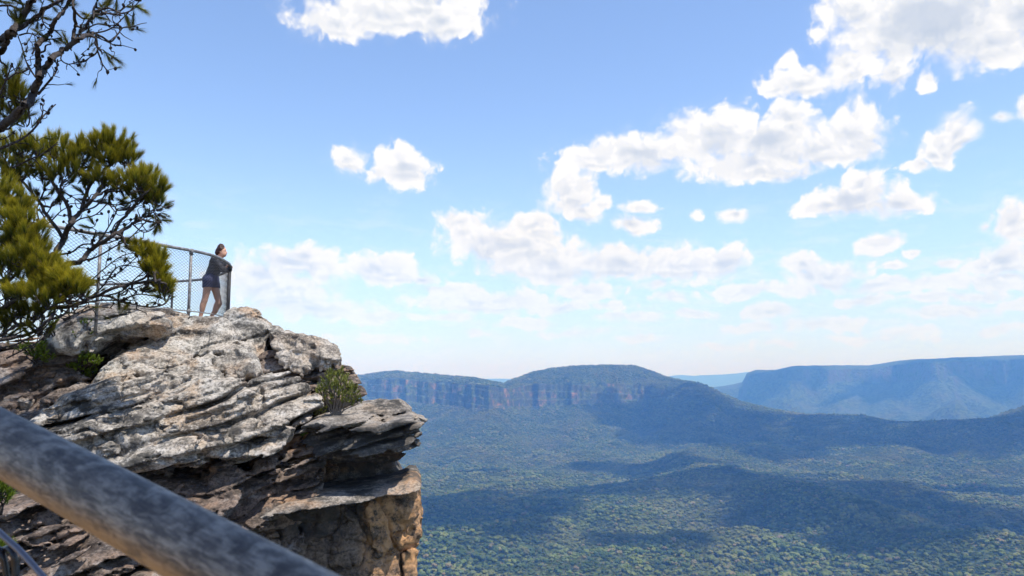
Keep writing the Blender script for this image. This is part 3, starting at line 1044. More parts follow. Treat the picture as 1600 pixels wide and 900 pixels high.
G_['ledge'] = [
 Piece([(488,657),(505,648),(530,642),(560,630),(590,627),(620,627),(630,631),(638,639),(641,646),(622,650),(600,654),(560,656),(520,660)], (580,652), 12.75, 3.4, -.2, 1.4, .04, sx=-.14),
 Piece([(486,663),(500,658),(522,658),(526,676),(500,694),(486,690)], (505,670), 12.8, .7, .0, 1.2, .04, sx=-.13),
 Piece([(545,662),(580,655),(620,650),(640,645),(646,655),(645,666),(638,673),(625,680),(590,688),(560,690)], (580,670), 12.7, .9, .0, 1.4, .04, sx=-.13),
 Piece([(516,672),(530,668),(552,672),(556,690),(535,697),(516,695)], (535,682), 12.75, .8, .0, 1.2, .04, sx=-.13),
 Piece([(478,686),(530,686),(600,684),(645,674),(632,688),(619,706),(622,718),(600,722),(478,722)], (560,700), 13.2, -.9, .1, 1.2, .05, sx=-.14),
 Piece([(474,690),(616,690),(619,726),(628,742),(640,765),(600,795),(474,798)], (560,740), 14.6, -.1, .25, 1.6, .06, sx=-.14),
 Piece([(405,810),(430,796),(460,786),(500,779),(530,774),(570,769),(600,763),(628,754),(640,748),(652,750),(659,760),(656,768),(640,773),(600,776),(560,786),(520,793),(470,798),(435,804)], (540,782), 12.05, 2.2, .1, 2.0, .04, sx=-.13),
]
G_['pillar'] = [
 Piece([(428,800),(500,790),(595,775),(602,850),(602,1060),(428,1060)], (520,840), 12.5, .03, .1, 1.8, .06, sx=-.15),
 Piece([(582,777),(648,768),(655,788),(656,812),(658,835),(650,850),(646,872),(646,900),(640,1060),(582,1060)], (590,830), 12.55, .03, .75, 1.8, .06, sx=-.12),
 Piece([(415,806),(470,800),(478,850),(482,1060),(400,1060)], (450,850), 12.3, .08, .1, 1.6, .08),
]
G_['core'] = [
 Piece([(-220,575),(0,556),(60,545),(80,530),(100,505),(140,492),(205,490),(300,500),(360,493),(400,509),(430,522),(440,562),(480,592),(505,640),(530,680),(400,720),(-260,720)], (300,500), 16.1, .85, .14, 6.0, .12),
 Piece([(-260,640),(480,640),(500,720),(500,1100),(-320,1100)], (400,750), 14.0, .10, .36, 3.0, .15),
]
G_['bank'] = [
 Piece([(420,572),(450,580),(490,579),(530,590),(548,625),(560,652),(500,657),(470,632),(440,602),(412,590)], (480,610), 14.15, .75, .1, 1.6, .08, sx=-.2),
 Piece([(295,772),(312,752),(330,738),(345,730),(360,742),(352,766),(332,788),(305,795)], (330,765), 11.9, 1.1, -.2, .7, .04),
 Piece([(345,775),(390,752),(440,728),(478,712),(480,722),(440,742),(395,768),(352,788)], (410,752), 12.6, .9, .15, 1.0, .04),
 Piece([(290,800),(350,790),(420,765),(470,745),(474,757),(430,780),(360,804),(290,812)], (390,785), 12.4, .9, .15, 1.0, .04),
 Piece([(395,707),(430,692),(470,682),(480,694),(440,706),(400,719)], (440,702), 12.7, .9, .15, 1.0, .04),
 Piece([(440,745),(470,722),(482,735),(476,768),(448,776)], (460,750), 12.9, .5, .1, 1.0, .06),
 Piece([(235,760),(300,735),(322,728),(318,738),(290,752),(240,772)], (280,750), 12.3, .9, .15, .9, .04),
 Piece([(400,796),(438,788),(445,830),(440,900),(430,1060),(330,1060),(330,850),(350,815)], (400,840), 12.5, .25, .2, 1.4, .06),
 Piece([(-80,842),(0,836),(45,822),(75,810),(110,812),(118,822),(80,836),(30,850),(-80,860)], (60,835), 9.6, 1.1, .15, 1.2, .04),
 Piece([(20,868),(70,850),(130,838),(190,840),(215,850),(190,866),(120,872),(60,884)], (130,858), 9.7, 1.0, .15, 1.2, .04),
 Piece([(-80,890),(20,884),(90,888),(150,880),(230,868),(262,880),(330,945),(340,1100),(-120,1100)], (120,900), 9.6, .6, .15, 2.0, .04),
 Piece([(-120,640),(-20,560),(60,548),(110,560),(128,600),(60,650),(0,690),(-120,720)], (60,610), 12.9, .9, .2, 1.4, .1),
]


def rough_(x, y, z, a, s):
    return a * (perlin(x * s, y * s, z * s, int(s * 7) % 97) + 0.55 * perlin(x * s * 2.3, y * s * 2.3, z * s * 2.3, int(s * 5) % 89 + 3))


def d_dome(x, y, z):
    d = rough_(x, y, z, 0.09, 1.2) + rough_(x, y, z, 0.028, 6) + rough_(x, y, z, 0.014, 15)
    pit = perlin(x * 2.6, y * 2.6, z * 4.2, 6) + 0.4 * perlin(x * 7, y * 7, z * 9, 7)
    low = sstep(0.75, 0.25, z + 0.13 * (x + 6))
    d = d - (0.08 + 0.22 * low) * sstep(0.50, 0.75, pit)
    d = d + 0.05 * blocks(x, y, z, 2.2, 51)
    return d + strata(x, y, z, DIP, 0.42, 0.06, 4, lip=0.5, crack=0.05, wav=1.0, cw=0.03)


def d_bould(x, y, z):
    return rough_(x, y, z, 0.08, 1.7) + rough_(x, y, z, 0.05, 4.5) + rough_(x, y, z, 0.024, 14) \
        - 0.16 * sstep(0.4, 0.7, perlin(x * 2.6, y * 2.6, z * 3.6, 15)) + strata(x, y, z, (0.15, -.1, .97), 0.3, 0.05, 8, crack=0.07, cw=0.03)


def d_slab(x, y, z):
    d = rough_(x, y, z, 0.05, 1.3) + rough_(x, y, z, 0.022, 6) + rough_(x, y, z, 0.012, 15)
    d = d + strata(x, y, z, DIP, 0.36, 0.16, 24, lip=0.9, crack=0.22, wav=0.45, cw=0.032)
    d = d + strata(x, y, z, DIP, 0.14, 0.020, 27, lip=0.7, crack=0.05, wav=0.6, cw=0.022)
    q = DIP[0] * x + DIP[2] * z
    d = d + 0.10 * blocks(x * 1.0, y * 1.0, q * 2.2 + 0.4 * z, 1.5, 31) + 0.045 * blocks(x, y, q * 1.8, 4.2, 37)
    return d - 0.09 * np.exp(-(cells(x, y, z, 0.8, 3) / 0.035) ** 2)


def d_ledge(x, y, z):
    n = (-0.26, -0.05, 0.96)
    d = rough_(x, y, z, 0.035, 1.7) + rough_(x, y, z, 0.02, 6) + rough_(x, y, z, 0.010, 15)
    low = sstep(-1.40, -1.1, z) * (1 - sstep(-0.66, -0.54, z))
    lipz = sstep(-1.55, -1.45, z)
    d = d * (0.55 + 0.45 * lipz)
    d = d + low * strata(x, y, z, n, 0.20, 0.20, 34, lip=0.9, crack=0.16, wav=0.6, cw=0.03)
    return d + (0.25 + 0.75 * low) * strata(x, y, z, n, 0.085, 0.035, 37, lip=0.9, crack=0.035, wav=0.6, cw=0.02) + low * 0.10 * blocks(x, y, z * 2.0, 2.2, 47)


def d_tower(x, y, z):
    d = rough_(x, y, z, 0.06, 1.5) + rough_(x, y, z, 0.03, 5) + rough_(x, y, z, 0.018, 13)
    c1 = cells(x * 1.1, y, z * 0.85, 1.25, 5); c2 = cells(x, y, z, 3.2, 9)
    blk = perlin(x * 0.9, y * 0.9, z * 0.9, 48)
    d = d - 0.16 * np.exp(-(c1 / 0.032) ** 2) * sstep(-0.4, 0.1, blk) - 0.05 * np.exp(-(c2 / 0.024) ** 2) * sstep(-0.1, 0.5, blk)
    d = d - 0.07 * sstep(0.35, 0.7, perlin(x * 4, y * 4, z * 4, 44))
    return d + strata(x, y, z, (0.05, 0, 1), 0.45, 0.08, 45, lip=0.3, crack=0.10, wav=0.8, cw=0.03)


def d_bank(x, y, z):
    n = (-0.25, -0.1, 0.96)
    d = rough_(x, y, z, 0.09, 1.3) + rough_(x, y, z, 0.05, 4) + rough_(x, y, z, 0.025, 11)
    d = d + strata(x, y, z, n, 0.26, 0.24, 55, lip=0.9, crack=0.16, wav=1.0, cw=0.035) + strata(x, y, z, n, 0.10, 0.06, 58, lip=0.9, crack=0.05, wav=0.9, cw=0.025)
    return d + 0.14 * blocks(x, y, z * 1.8, 1.9, 41) + 0.06 * blocks(x, y, z * 1.6, 5.0, 43)


def d_core(x, y, z):
    return d_bank(x, y, z) * (1 - sstep(0.75, 1.0, z))


outcrop = empty('rock_outcrop', at(300, 592, 13.5))
tag(outcrop, 'layered grey sandstone outcrop with overhanging ledges at the cliff edge', 'cliff')
HR = 0.023
inv = Matrix.Translation(-outcrop.location)
for nm, mat_, disp, h in (('dome', MR_dome, d_dome, HR), ('boulder', MR_bould, d_bould, HR * 0.9), ('slab', MR_slab, d_slab, HR), ('ledge', MR_ledge, d_ledge, HR * 0.9), ('pillar', MR_tower, d_tower, HR), ('core', MR_bank, d_core, HR * 2.2), ('bank', MR_bank, d_bank, HR * 1.15)):
    ob, V = build_sdf(nm, G_[nm], disp, h, mat_, None)
    x, y, z = V[:, 0], V[:, 1], V[:, 2]
    u = x / y * F + 800          # bearing, only used to place stains and painted shade on the stone
    warm = np.zeros(len(V)); crust_shade = np.zeros(len(V))
    if nm == 'pillar':
        warm = sstep(-2.38, -2.08, x + 0.15 * perlin(x * 2, y * 2, z * 2, 60)) * (0.55 + 0.45 * sstep(-0.3, 0.5, perlin(x * 2, y * 2, z * 2, 61)))
        crust_shade = (0.25 + 0.6 * sstep(-2.6, -2.1, z + 0.3 * perlin(x * 2, y, z * 2, 62))) * (1 - sstep(-2.42, -2.12, x))
    elif nm == 'ledge':
        warm = sstep(-1.05, -1.3, z) * sstep(-1.95, -1.6, z) * 0.75 * sstep(-0.25, 0.35, perlin(x * 1.3, y * 1.3, z * 4, 63)) * 0.9
        crust_shade = sstep(-0.64, -0.74, z) * (1 - sstep(-1.70, -1.85, z)) * 0.85 * (1 - sstep(-1.3, -1.45, z) * (1 - sstep(12.6, 13.0, y)))  # black crust on the ledge front; cave darkening stands in for shade
    elif nm in ('bank', 'core'):
        warm = 0.35 * sstep(0.1, 0.5, perlin(x * 1.1, y * 1.1, z * 2, 64))
    elif nm == 'dome':
        warm = 0.30 * sstep(0.15, 0.5, perlin(x * 1.1, y * 1.1, z * 2, 65))
    elif nm == 'slab':
        warm = 0.15 * sstep(0.2, 0.5, perlin(x * 1.3, y * 1.3, z * 3, 66))
    pattr(ob, 'warm', warm); pattr(ob, 'crust_shade', crust_shade)
    ob.parent = outcrop
    ob.matrix_parent_inverse = inv
# ================================================================== PLANTS
rng = random.Random(21)
nrs = np.random.RandomState(33)
bpy.context.view_layer.update()
ROCKS = [o for o in outcrop.children]


def rock_at(px, py, default=12.0):
    """where the sight line through a photo pixel meets the outcrop"""
    u, v = ray(px, py)
    d = Vector((u, 1, v)).normalized()
    best = None
    for o in ROCKS:
        im = o.matrix_world.inverted()
        ok, loc, n, _i = o.ray_cast(im @ Vector((0, 0, 0)), im.to_3x3() @ d)
        if ok:
            w = o.matrix_world @ loc
            if best is None or w.y < best.y: best = w
    return best if best is not None else at(px, py, default)


def smooth_path(pts, n=5):
    P = [Vector(p) for p in pts]
    if len(P) < 3: return P
    out = []
    for i in range(len(P) - 1):
        p0 = P[max(i - 1, 0)]; p1 = P[i]; p2 = P[i + 1]; p3 = P[min(i + 2, len(P) - 1)]
        for k in range(n):
            t = k / n
            out.append(0.5 * ((2 * p1) + (p2 - p0) * t + (2 * p0 - 5 * p1 + 4 * p2 - p3) * t * t + (3 * p1 - p0 - 3 * p2 + p3) * t ** 3))
    out.append(P[-1])
    return out


class MeshB:
    def __init__(self): self.v = []; self.f = []

    def tube(self, pts, r0, r1, sides=6, cap=True):
        n = len(pts)
        base = len(self.v)
        up = Vector((0.3, 0.2, 1)).normalized()
        for i, p in enumerate(pts):
            a = pts[max(i - 1, 0)]; b = pts[min(i + 1, n - 1)]
            t = (b - a)
            t = t.normalized() if t.length > 1e-9 else Vector((0, 0, 1))
            s = t.cross(up)
            if s.length < 1e-3: s = t.cross(Vector((1, 0, 0)))
            s.normalize(); q = s.cross(t)
            r = r0 + (r1 - r0) * i / max(n - 1, 1)
            for k in range(sides):
                an = 2 * math.pi * k / sides
                self.v.append(p + (s * math.cos(an) + q * math.sin(an)) * r)
        for i in range(n - 1):
            for k in range(sides):
                a = base + i * sides + k; b = base + i * sides + (k + 1) % sides
                self.f.append((a, b, b + sides, a + sides))
        if cap:
            self.f.append(tuple(base + k for k in range(sides))[::-1])
            self.f.append(tuple(base + (n - 1) * sides + k for k in range(sides)))

    def build(self, name, mat, parent=None, smooth=True):
        return link_mesh(name, self.v, self.f, mat, parent, smooth)


def adopt(o, root):
    o.parent = root
    o.matrix_parent_inverse = Matrix.Translation(-root.location)


def needle_material(name, base, mid, tip, trans=0.52):
    m, nt, b, out = material(name)
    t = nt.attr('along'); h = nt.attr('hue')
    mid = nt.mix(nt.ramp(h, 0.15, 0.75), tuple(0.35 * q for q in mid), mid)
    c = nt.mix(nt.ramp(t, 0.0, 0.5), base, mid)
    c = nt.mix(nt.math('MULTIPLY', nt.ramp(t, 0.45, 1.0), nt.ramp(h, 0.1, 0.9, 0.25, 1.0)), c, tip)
    nt.put(b.inputs['Base Color'], c)
    b.inputs['Roughness'].default_value = 0.55
    b.inputs['Specular IOR Level'].default_value = 0.25
    tr = nt.node('ShaderNodeBsdfTranslucent', ins={'Color': c})
    mx = nt.n.new('ShaderNodeMixShader'); mx.inputs[0].default_value = trans
    nt.l.new(b.outputs[0], mx.inputs[1]); nt.l.new(tr.outputs[0], mx.inputs[2])
    nt.l.new(mx.outputs[0], out.inputs['Surface'])
    return m


def bark_material():
    m, nt, b, out = material('dark_bark')
    pos = geo_pos(nt)
    n = nt.noise(nt.mapping(pos, scale=(1, 1, .5)), 60, detail=5, rough=.7)
    nt.put(b.inputs['Base Color'], nt.mix(nt.ramp(n, .4, .62), (0.022, 0.017, 0.015), (0.10, 0.085, 0.078)))
    b.inputs['Roughness'].default_value = .95
    b.inputs['Specular IOR Level'].default_value = .1
    nt.put(b.inputs['Normal'], nt.node('ShaderNodeBump', ins={'Strength': .8, 'Distance': .01, 'Height': n}).outputs[0])
    return m


M_bark = bark_material()
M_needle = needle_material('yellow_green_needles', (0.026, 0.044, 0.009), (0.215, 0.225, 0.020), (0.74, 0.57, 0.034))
M_needle_dull = needle_material('grey_green_needles', (0.022, 0.032, 0.014), (0.055, 0.068, 0.026), (0.12, 0.12, 0.05), 0.25)
M_leaf = needle_material('bright_green_leaves', (0.08, 0.13, 0.012), (0.15, 0.22, 0.018), (0.25, 0.30, 0.03), 0.4)
M_leaf2 = needle_material('olive_leaves', (0.09, 0.12, 0.02), (0.22, 0.25, 0.05), (0.42, 0.40, 0.11), 0.3)
M_cone = plain('cone_wood', (0.030, 0.022, 0.018), 0.9, 0, 0.1)


class Needles:
    """brushes of needles: every needle one tapering blade"""
    def __init__(self): self.P = []; self.A = []; self.H = []

    def brush(self, o, axis, n, length, spread, width, twig=0.08, droop=0.0, hue=0.5):
        axis = np.array(axis, float); axis /= np.linalg.norm(axis)
        d = nrs.normal(size=(n, 3)); d -= (d @ axis)[:, None] * axis
        d /= np.linalg.norm(d, axis=1)[:, None]
        ang = np.abs(nrs.normal(0, spread, n)).clip(0, 1.3)
        dirn = np.cos(ang)[:, None] * axis + np.sin(ang)[:, None] * d
        st = np.array(o)[None] + axis * (nrs.rand(n, 1) - 0.2) * twig
        L = length * nrs.uniform(0.6, 1.15, (n, 1))
        mid = st + dirn * L * 0.55
        dirn2 = dirn + np.array([0, 0, -droop])
        end = mid + dirn2 * L * 0.45
        side = np.cross(dirn, nrs.normal(size=(n, 3))); side /= np.linalg.norm(side, axis=1)[:, None] + 1e-9
        w = side * width * nrs.uniform(.7, 1.2, (n, 1))
        self.P.append(np.stack([st - w * .5, st + w * .5, mid + w * .45, mid - w * .45, end], 1))
        h = np.clip(hue + nrs.normal(0, .15, n), 0, 1)
        self.H.append(np.repeat(h[:, None], 5, 1))

    def build(self, name, mat):
        P = np.concatenate(self.P); n = len(P)
        b = np.arange(n)[:, None] * 5
        f1 = b + np.array([[0, 1, 2, 3]]); f2 = b + np.array([[3, 2, 4, 4]])
        me = bpy.data.meshes.new(name)
        V = P.reshape(-1, 3)
        me.vertices.add(len(V)); me.vertices.foreach_set('co', V.astype(np.float32).ravel())
        loops = np.concatenate([f1, f2[:, :3]], 1).ravel().astype(np.int32)
        me.loops.add(len(loops)); me.loops.foreach_set('vertex_index', loops)
        me.polygons.add(2 * n)
        st = np.stack([np.arange(n) * 7, np.arange(n) * 7 + 4], 1).ravel()
        me.polygons.foreach_set('loop_start', st.astype(np.int32))
        me.polygons.foreach_set('loop_total', np.tile([4, 3], n).astype(np.int32))
        me.update(calc_edges=True)
        o = bpy.data.objects.new(name, me); me.materials.append(mat); col.objects.link(o)
        pattr(o, 'along', np.tile([0, 0, .55, .55, 1.0], n)); pattr(o, 'hue', np.concatenate(self.H).ravel())
        return o


def px_r(rp, Y): return rp * Y / F


def jitter_path(a, b, k=4, amt=0.12, sag=0.0):
    a = Vector(a); b = Vector(b); L = (b - a).length
    pts = [a]
    for i in range(1, k):
        t = i / k
        p = a.lerp(b, t) + Vector((rng.gauss(0, 1), rng.gauss(0, 1), rng.gauss(0, 1))) * amt * L * math.sin(math.pi * t)
        p.z += sag * L * math.sin(math.pi * t)
        pts.append(p)
    pts.append(b)
    return smooth_path(pts, 3)


def cone_mesh():
    bm = bmesh.new()
    bmesh.ops.create_icosphere(bm, subdivisions=2, radius=1.0)
    for v in bm.verts:
        v.co *= 1 + 0.16 * math.sin(v.co.z * 9) * math.cos(math.atan2(v.co.y, v.co.x) * 5)
        v.co.z *= 1.25
        v.co *= 0.0135
    me = bpy.data.meshes.new('seed_cone'); bm.to_mesh(me); bm.free()
    me.materials.append(M_cone)
    return me


CONE = cone_mesh()


def needle_tree(name, label, limbs, clusters, twigs, cones, Y, root_at, needle_mat, L=0.13, dens=1.0, group='needle leaved trees at the cliff edge'):
    """limbs: (pixels, depth offsets, r0, r1); clusters: (px, py, radius px, depth offset, up-lean, count); all sizes read at distance Y"""
    root = empty(name, root_at)
    tag(root, label, 'tree', group)
    wood = MeshB(); nodes = []
    for pts, dep, r0, r1 in limbs:
        P = [at(a, b, Y + dep + 0.06 * i * (1 if k_ % 2 else -1)) for i, ((a, b), k_) in enumerate(zip(pts, range(len(pts))))]
        S = smooth_path(P, 6)
        S = [p + Vector((rng.gauss(0, 1), rng.gauss(0, 1), rng.gauss(0, 1))) * 0.006 for p in S]
        wood.tube(S, px_r(r0, Y), px_r(r1, Y), 7)
        nodes += S
    ned = Needles()
    for (cx, cy_, rp, dep, lean, cnt, hue) in clusters:
        c = at(cx, cy_, Y + dep); r = px_r(rp, Y)
        # a twig from the nearest limb carries the clump
        near = sorted(nodes, key=lambda q: (q - c).length + max(0, (q.z - c.z)) * 0.6)[:6]
        s = rng.choice(near)
        path = jitter_path(s, c + Vector((0, 0, -r * .4)), 4, .10, -.05)
        wood.tube(path, px_r(2.2, Y), px_r(1.1, Y), 5)
        nn = max(1, int(cnt * dens * (1.7 if cnt > 5 else 1.2)))
        for i in range(nn):
            d = Vector((rng.gauss(0, 1), rng.gauss(0, 1), rng.gauss(0, .8)))
            d = d.normalized() * r * (rng.random() ** 0.45)
            d.y *= 1.3
            o = c + d
            out_ = d.normalized()
            axis = Vector((0, 0, 1)) * lean + out_ * 0.55 + Vector((rng.gauss(0, .24), rng.gauss(0, .24), rng.gauss(0, .16)))
            ned.brush(o, axis, rng.randint(165, 225), L, 0.29, 0.0019 * Y / 8, twig=0.10, droop=0.10, hue=min(1, max(0, hue + 0.45 * (d.z / r) + rng.gauss(0, .12))))  # clump tops yellower, bottoms darker: highlights and shade put into the hue
            if rng.random() < .5:
                wood.tube(jitter_path(path[-1] if rng.random() < .5 else path[len(path) // 2], o, 3, .12), px_r(1.0, Y), px_r(.5, Y), 4)
    cone_pts = []
    for pts, dep, r0, r1 in twigs:
        P = smooth_path([at(a, b, Y + dep + rng.gauss(0, .04)) for a, b in pts], 5)
        wood.tube(P, px_r(r0, Y), px_r(r1, Y), 5)
        # side shoots
        for k in range(2, len(P) - 1, 2):
            if rng.random() < 0.75:
                dirn = (P[k + 1] - P[k - 1]).normalized()
                side = Vector((rng.gauss(0, 1), rng.gauss(0, 1), rng.gauss(0, 1) + 0.25)).normalized()
                e = P[k] + (dirn * .6 + side * .8).normalized() * px_r(rng.uniform(10, 32), Y)
                q = jitter_path(P[k], e, 3, .12)
                wood.tube(q, px_r(.95, Y), px_r(.5, Y), 4)
                if rng.random() < .7: cone_pts.append(q[-1] if rng.random() < .6 else q[len(q) // 2])
                if rng.random() < .35:
                    ned.brush(q[-1], (q[-1] - q[0]) + Vector((0, 0, -.01)), rng.randint(40, 60), L * .9, .28, 0.0020 * Y / 8, twig=.05, droop=.25, hue=.05)
        cone_pts.append(P[-1])
    tr = wood.build('trunk', M_bark); adopt(tr, root)
    cr = ned.build('crown', needle_mat); adopt(cr, root)
    rng.shuffle(cone_pts)
    for p in cone_pts[:cones]:
        o = bpy.data.objects.new('seed_cone', CONE)
        o.location = p + Vector((rng.gauss(0, .006), rng.gauss(0, .006), -0.006))
        o.rotation_euler = (rng.uniform(-.8, .8), rng.uniform(-.8, .8), rng.uniform(0, 6))
        s = rng.uniform(.75, 1.15) * Y / 8
        o.scale = (s, s, s)
        col.objects.link(o); adopt(o, root)
    print(name, 'needles', sum(len(p) for p in ned.P))
    return root


# ---- the tree whose dark limbs reach into the top left corner
needle_tree('casuarina_tree', 'dark leaning tree with bare forked limbs, small cones and sparse needles against the sky',
 limbs=[([(-470,760),(-400,600),(-290,440),(-160,330),(-60,255),(0,202),(37,167),(53,147),(60,123),(70,107),(80,93),(100,78),(123,63),(147,52)], 0, 9.5, 3.2),
        ([(60,123),(60,93),(58,72),(77,50),(90,27),(107,7),(118,-30),(135,-70),(140,-110)], .05, 5.0, 1.2),
        ([(-300,450),(-210,260),(-120,150),(-60,110),(-20,84),(0,64),(20,50),(33,30),(50,0),(66,-40),(80,-90),(110,-140)], .2, 11, 2.5),
        ([(-130,180),(-80,140),(-30,112),(0,84),(13,60),(20,50)], .15, 6, 4),
        ([(113,66),(117,40),(115,7),(112,-30),(100,-70)], .1, 3.4, 1.2),
        ([(118,64),(127,50),(143,27),(153,0),(160,-30)], 0, 2.6, 1.6),
        ([(20,50),(50,30),(90,2),(140,-15),(180,-40)], .1, 4, 1.2)],
 clusters=[(12,8,16,.3,.3,5,.1),(40,12,18,.3,.2,5,.1),(30,42,13,.3,.2,3,.1),(97,12,15,.2,0,4,.15),(80,65,12,.1,-.1,3,.1),(112,75,12,.1,-.2,3,.1),(140,25,13,.1,-.1,3,.15),(165,18,12,.1,-.3,3,.15),(190,20,11,.05,-.5,3,.2),(208,12,8,0,-.7,2,.2),(160,82,9,0,-.5,2,.15),(128,36,9,.1,0,2,.2),(75,8,14,.2,.2,4,.1),(178,-10,16,.1,-.3,4,.1),(60,28,12,.2,0,3,.1),
           (60,-60,30,.2,.6,8,.3),(110,-80,32,.2,.6,9,.3),(150,-60,26,.1,.5,7,.3),(20,-40,30,.3,.6,8,.3),(-40,-20,34,.3,.7,8,.3),(-60,60,30,.3,.7,8,.3),(140,-120,30,.1,.6,8,.35),(80,-130,34,.2,.7,9,.35),(-100,110,30,.3,.7,7,.3),
           (6,140,20,.5,1.1,9,.5),(22,150,18,.4,1.1,9,.55),(36,165,15,.4,1.0,8,.5),(30,185,16,.5,.9,8,.4),(10,180,18,.5,.9,8,.35),(42,195,9,.4,.7,4,.35),(-10,160,20,.5,1,7,.4),(12,118,14,.5,1.2,5,.6)],
 twigs=[([(147,52),(160,58),(173,65),(185,52),(193,43),(213,42)], 0, 2.0, .9), ([(150,55),(152,70),(152,80),(146,87),(140,90),(130,97)], 0, 1.8, .8),
        ([(152,78),(157,92),(160,100),(165,107),(170,112)], 0, 1.5, .8), ([(147,52),(165,48),(180,40),(195,25),(208,12),(220,0)], .05, 1.5, .6),
        ([(125,62),(140,55),(160,62),(178,70),(190,72)], .05, 1.4, .7), ([(100,78),(95,92),(105,100),(118,98),(132,94)], .05, 1.3, .7),
        ([(127,50),(150,38),(168,40),(185,38)], 0, 1.4, .7), ([(143,27),(160,20),(180,22),(200,8),(215,-2)], 0, 1.3, .6),
        ([(60,147),(70,135),(80,123),(88,110),(90,93)], 0, 2.2, 1.2), ([(-10,236),(20,224),(40,213),(57,197),(67,182),(87,163)], -.1, 2.4, .9),
        ([(64,185),(67,174),(66,162)], -.1, 1.2, .7), ([(-5,160),(3,140),(9,127),(14,113),(18,102)], -.1, 1.8, .8), ([(12,124),(25,114),(38,112),(47,106)], -.1, 1.4, .7),
        ([(55,120),(45,105),(38,88),(34,72),(28,57)], 0, 1.4, .8), ([(-10,222),(12,214),(24,204)], .1, 1.3, .7), ([(50,85),(60,68),(75,62),(95,60)], .1, 1.5, .8),
        ([(70,15),(66,30),(72,42),(85,48)], .1, 1.4, .7), ([(30,55),(45,52),(60,58)], .1, 1.6, .8), ([(20,262),(45,250),(70,238),(90,222)], .4, 1.8, .8)],
 cones=60, Y=6.2, root_at=at(-260, 560, 6.6), needle_mat=M_needle, L=0.105, dens=1.0)

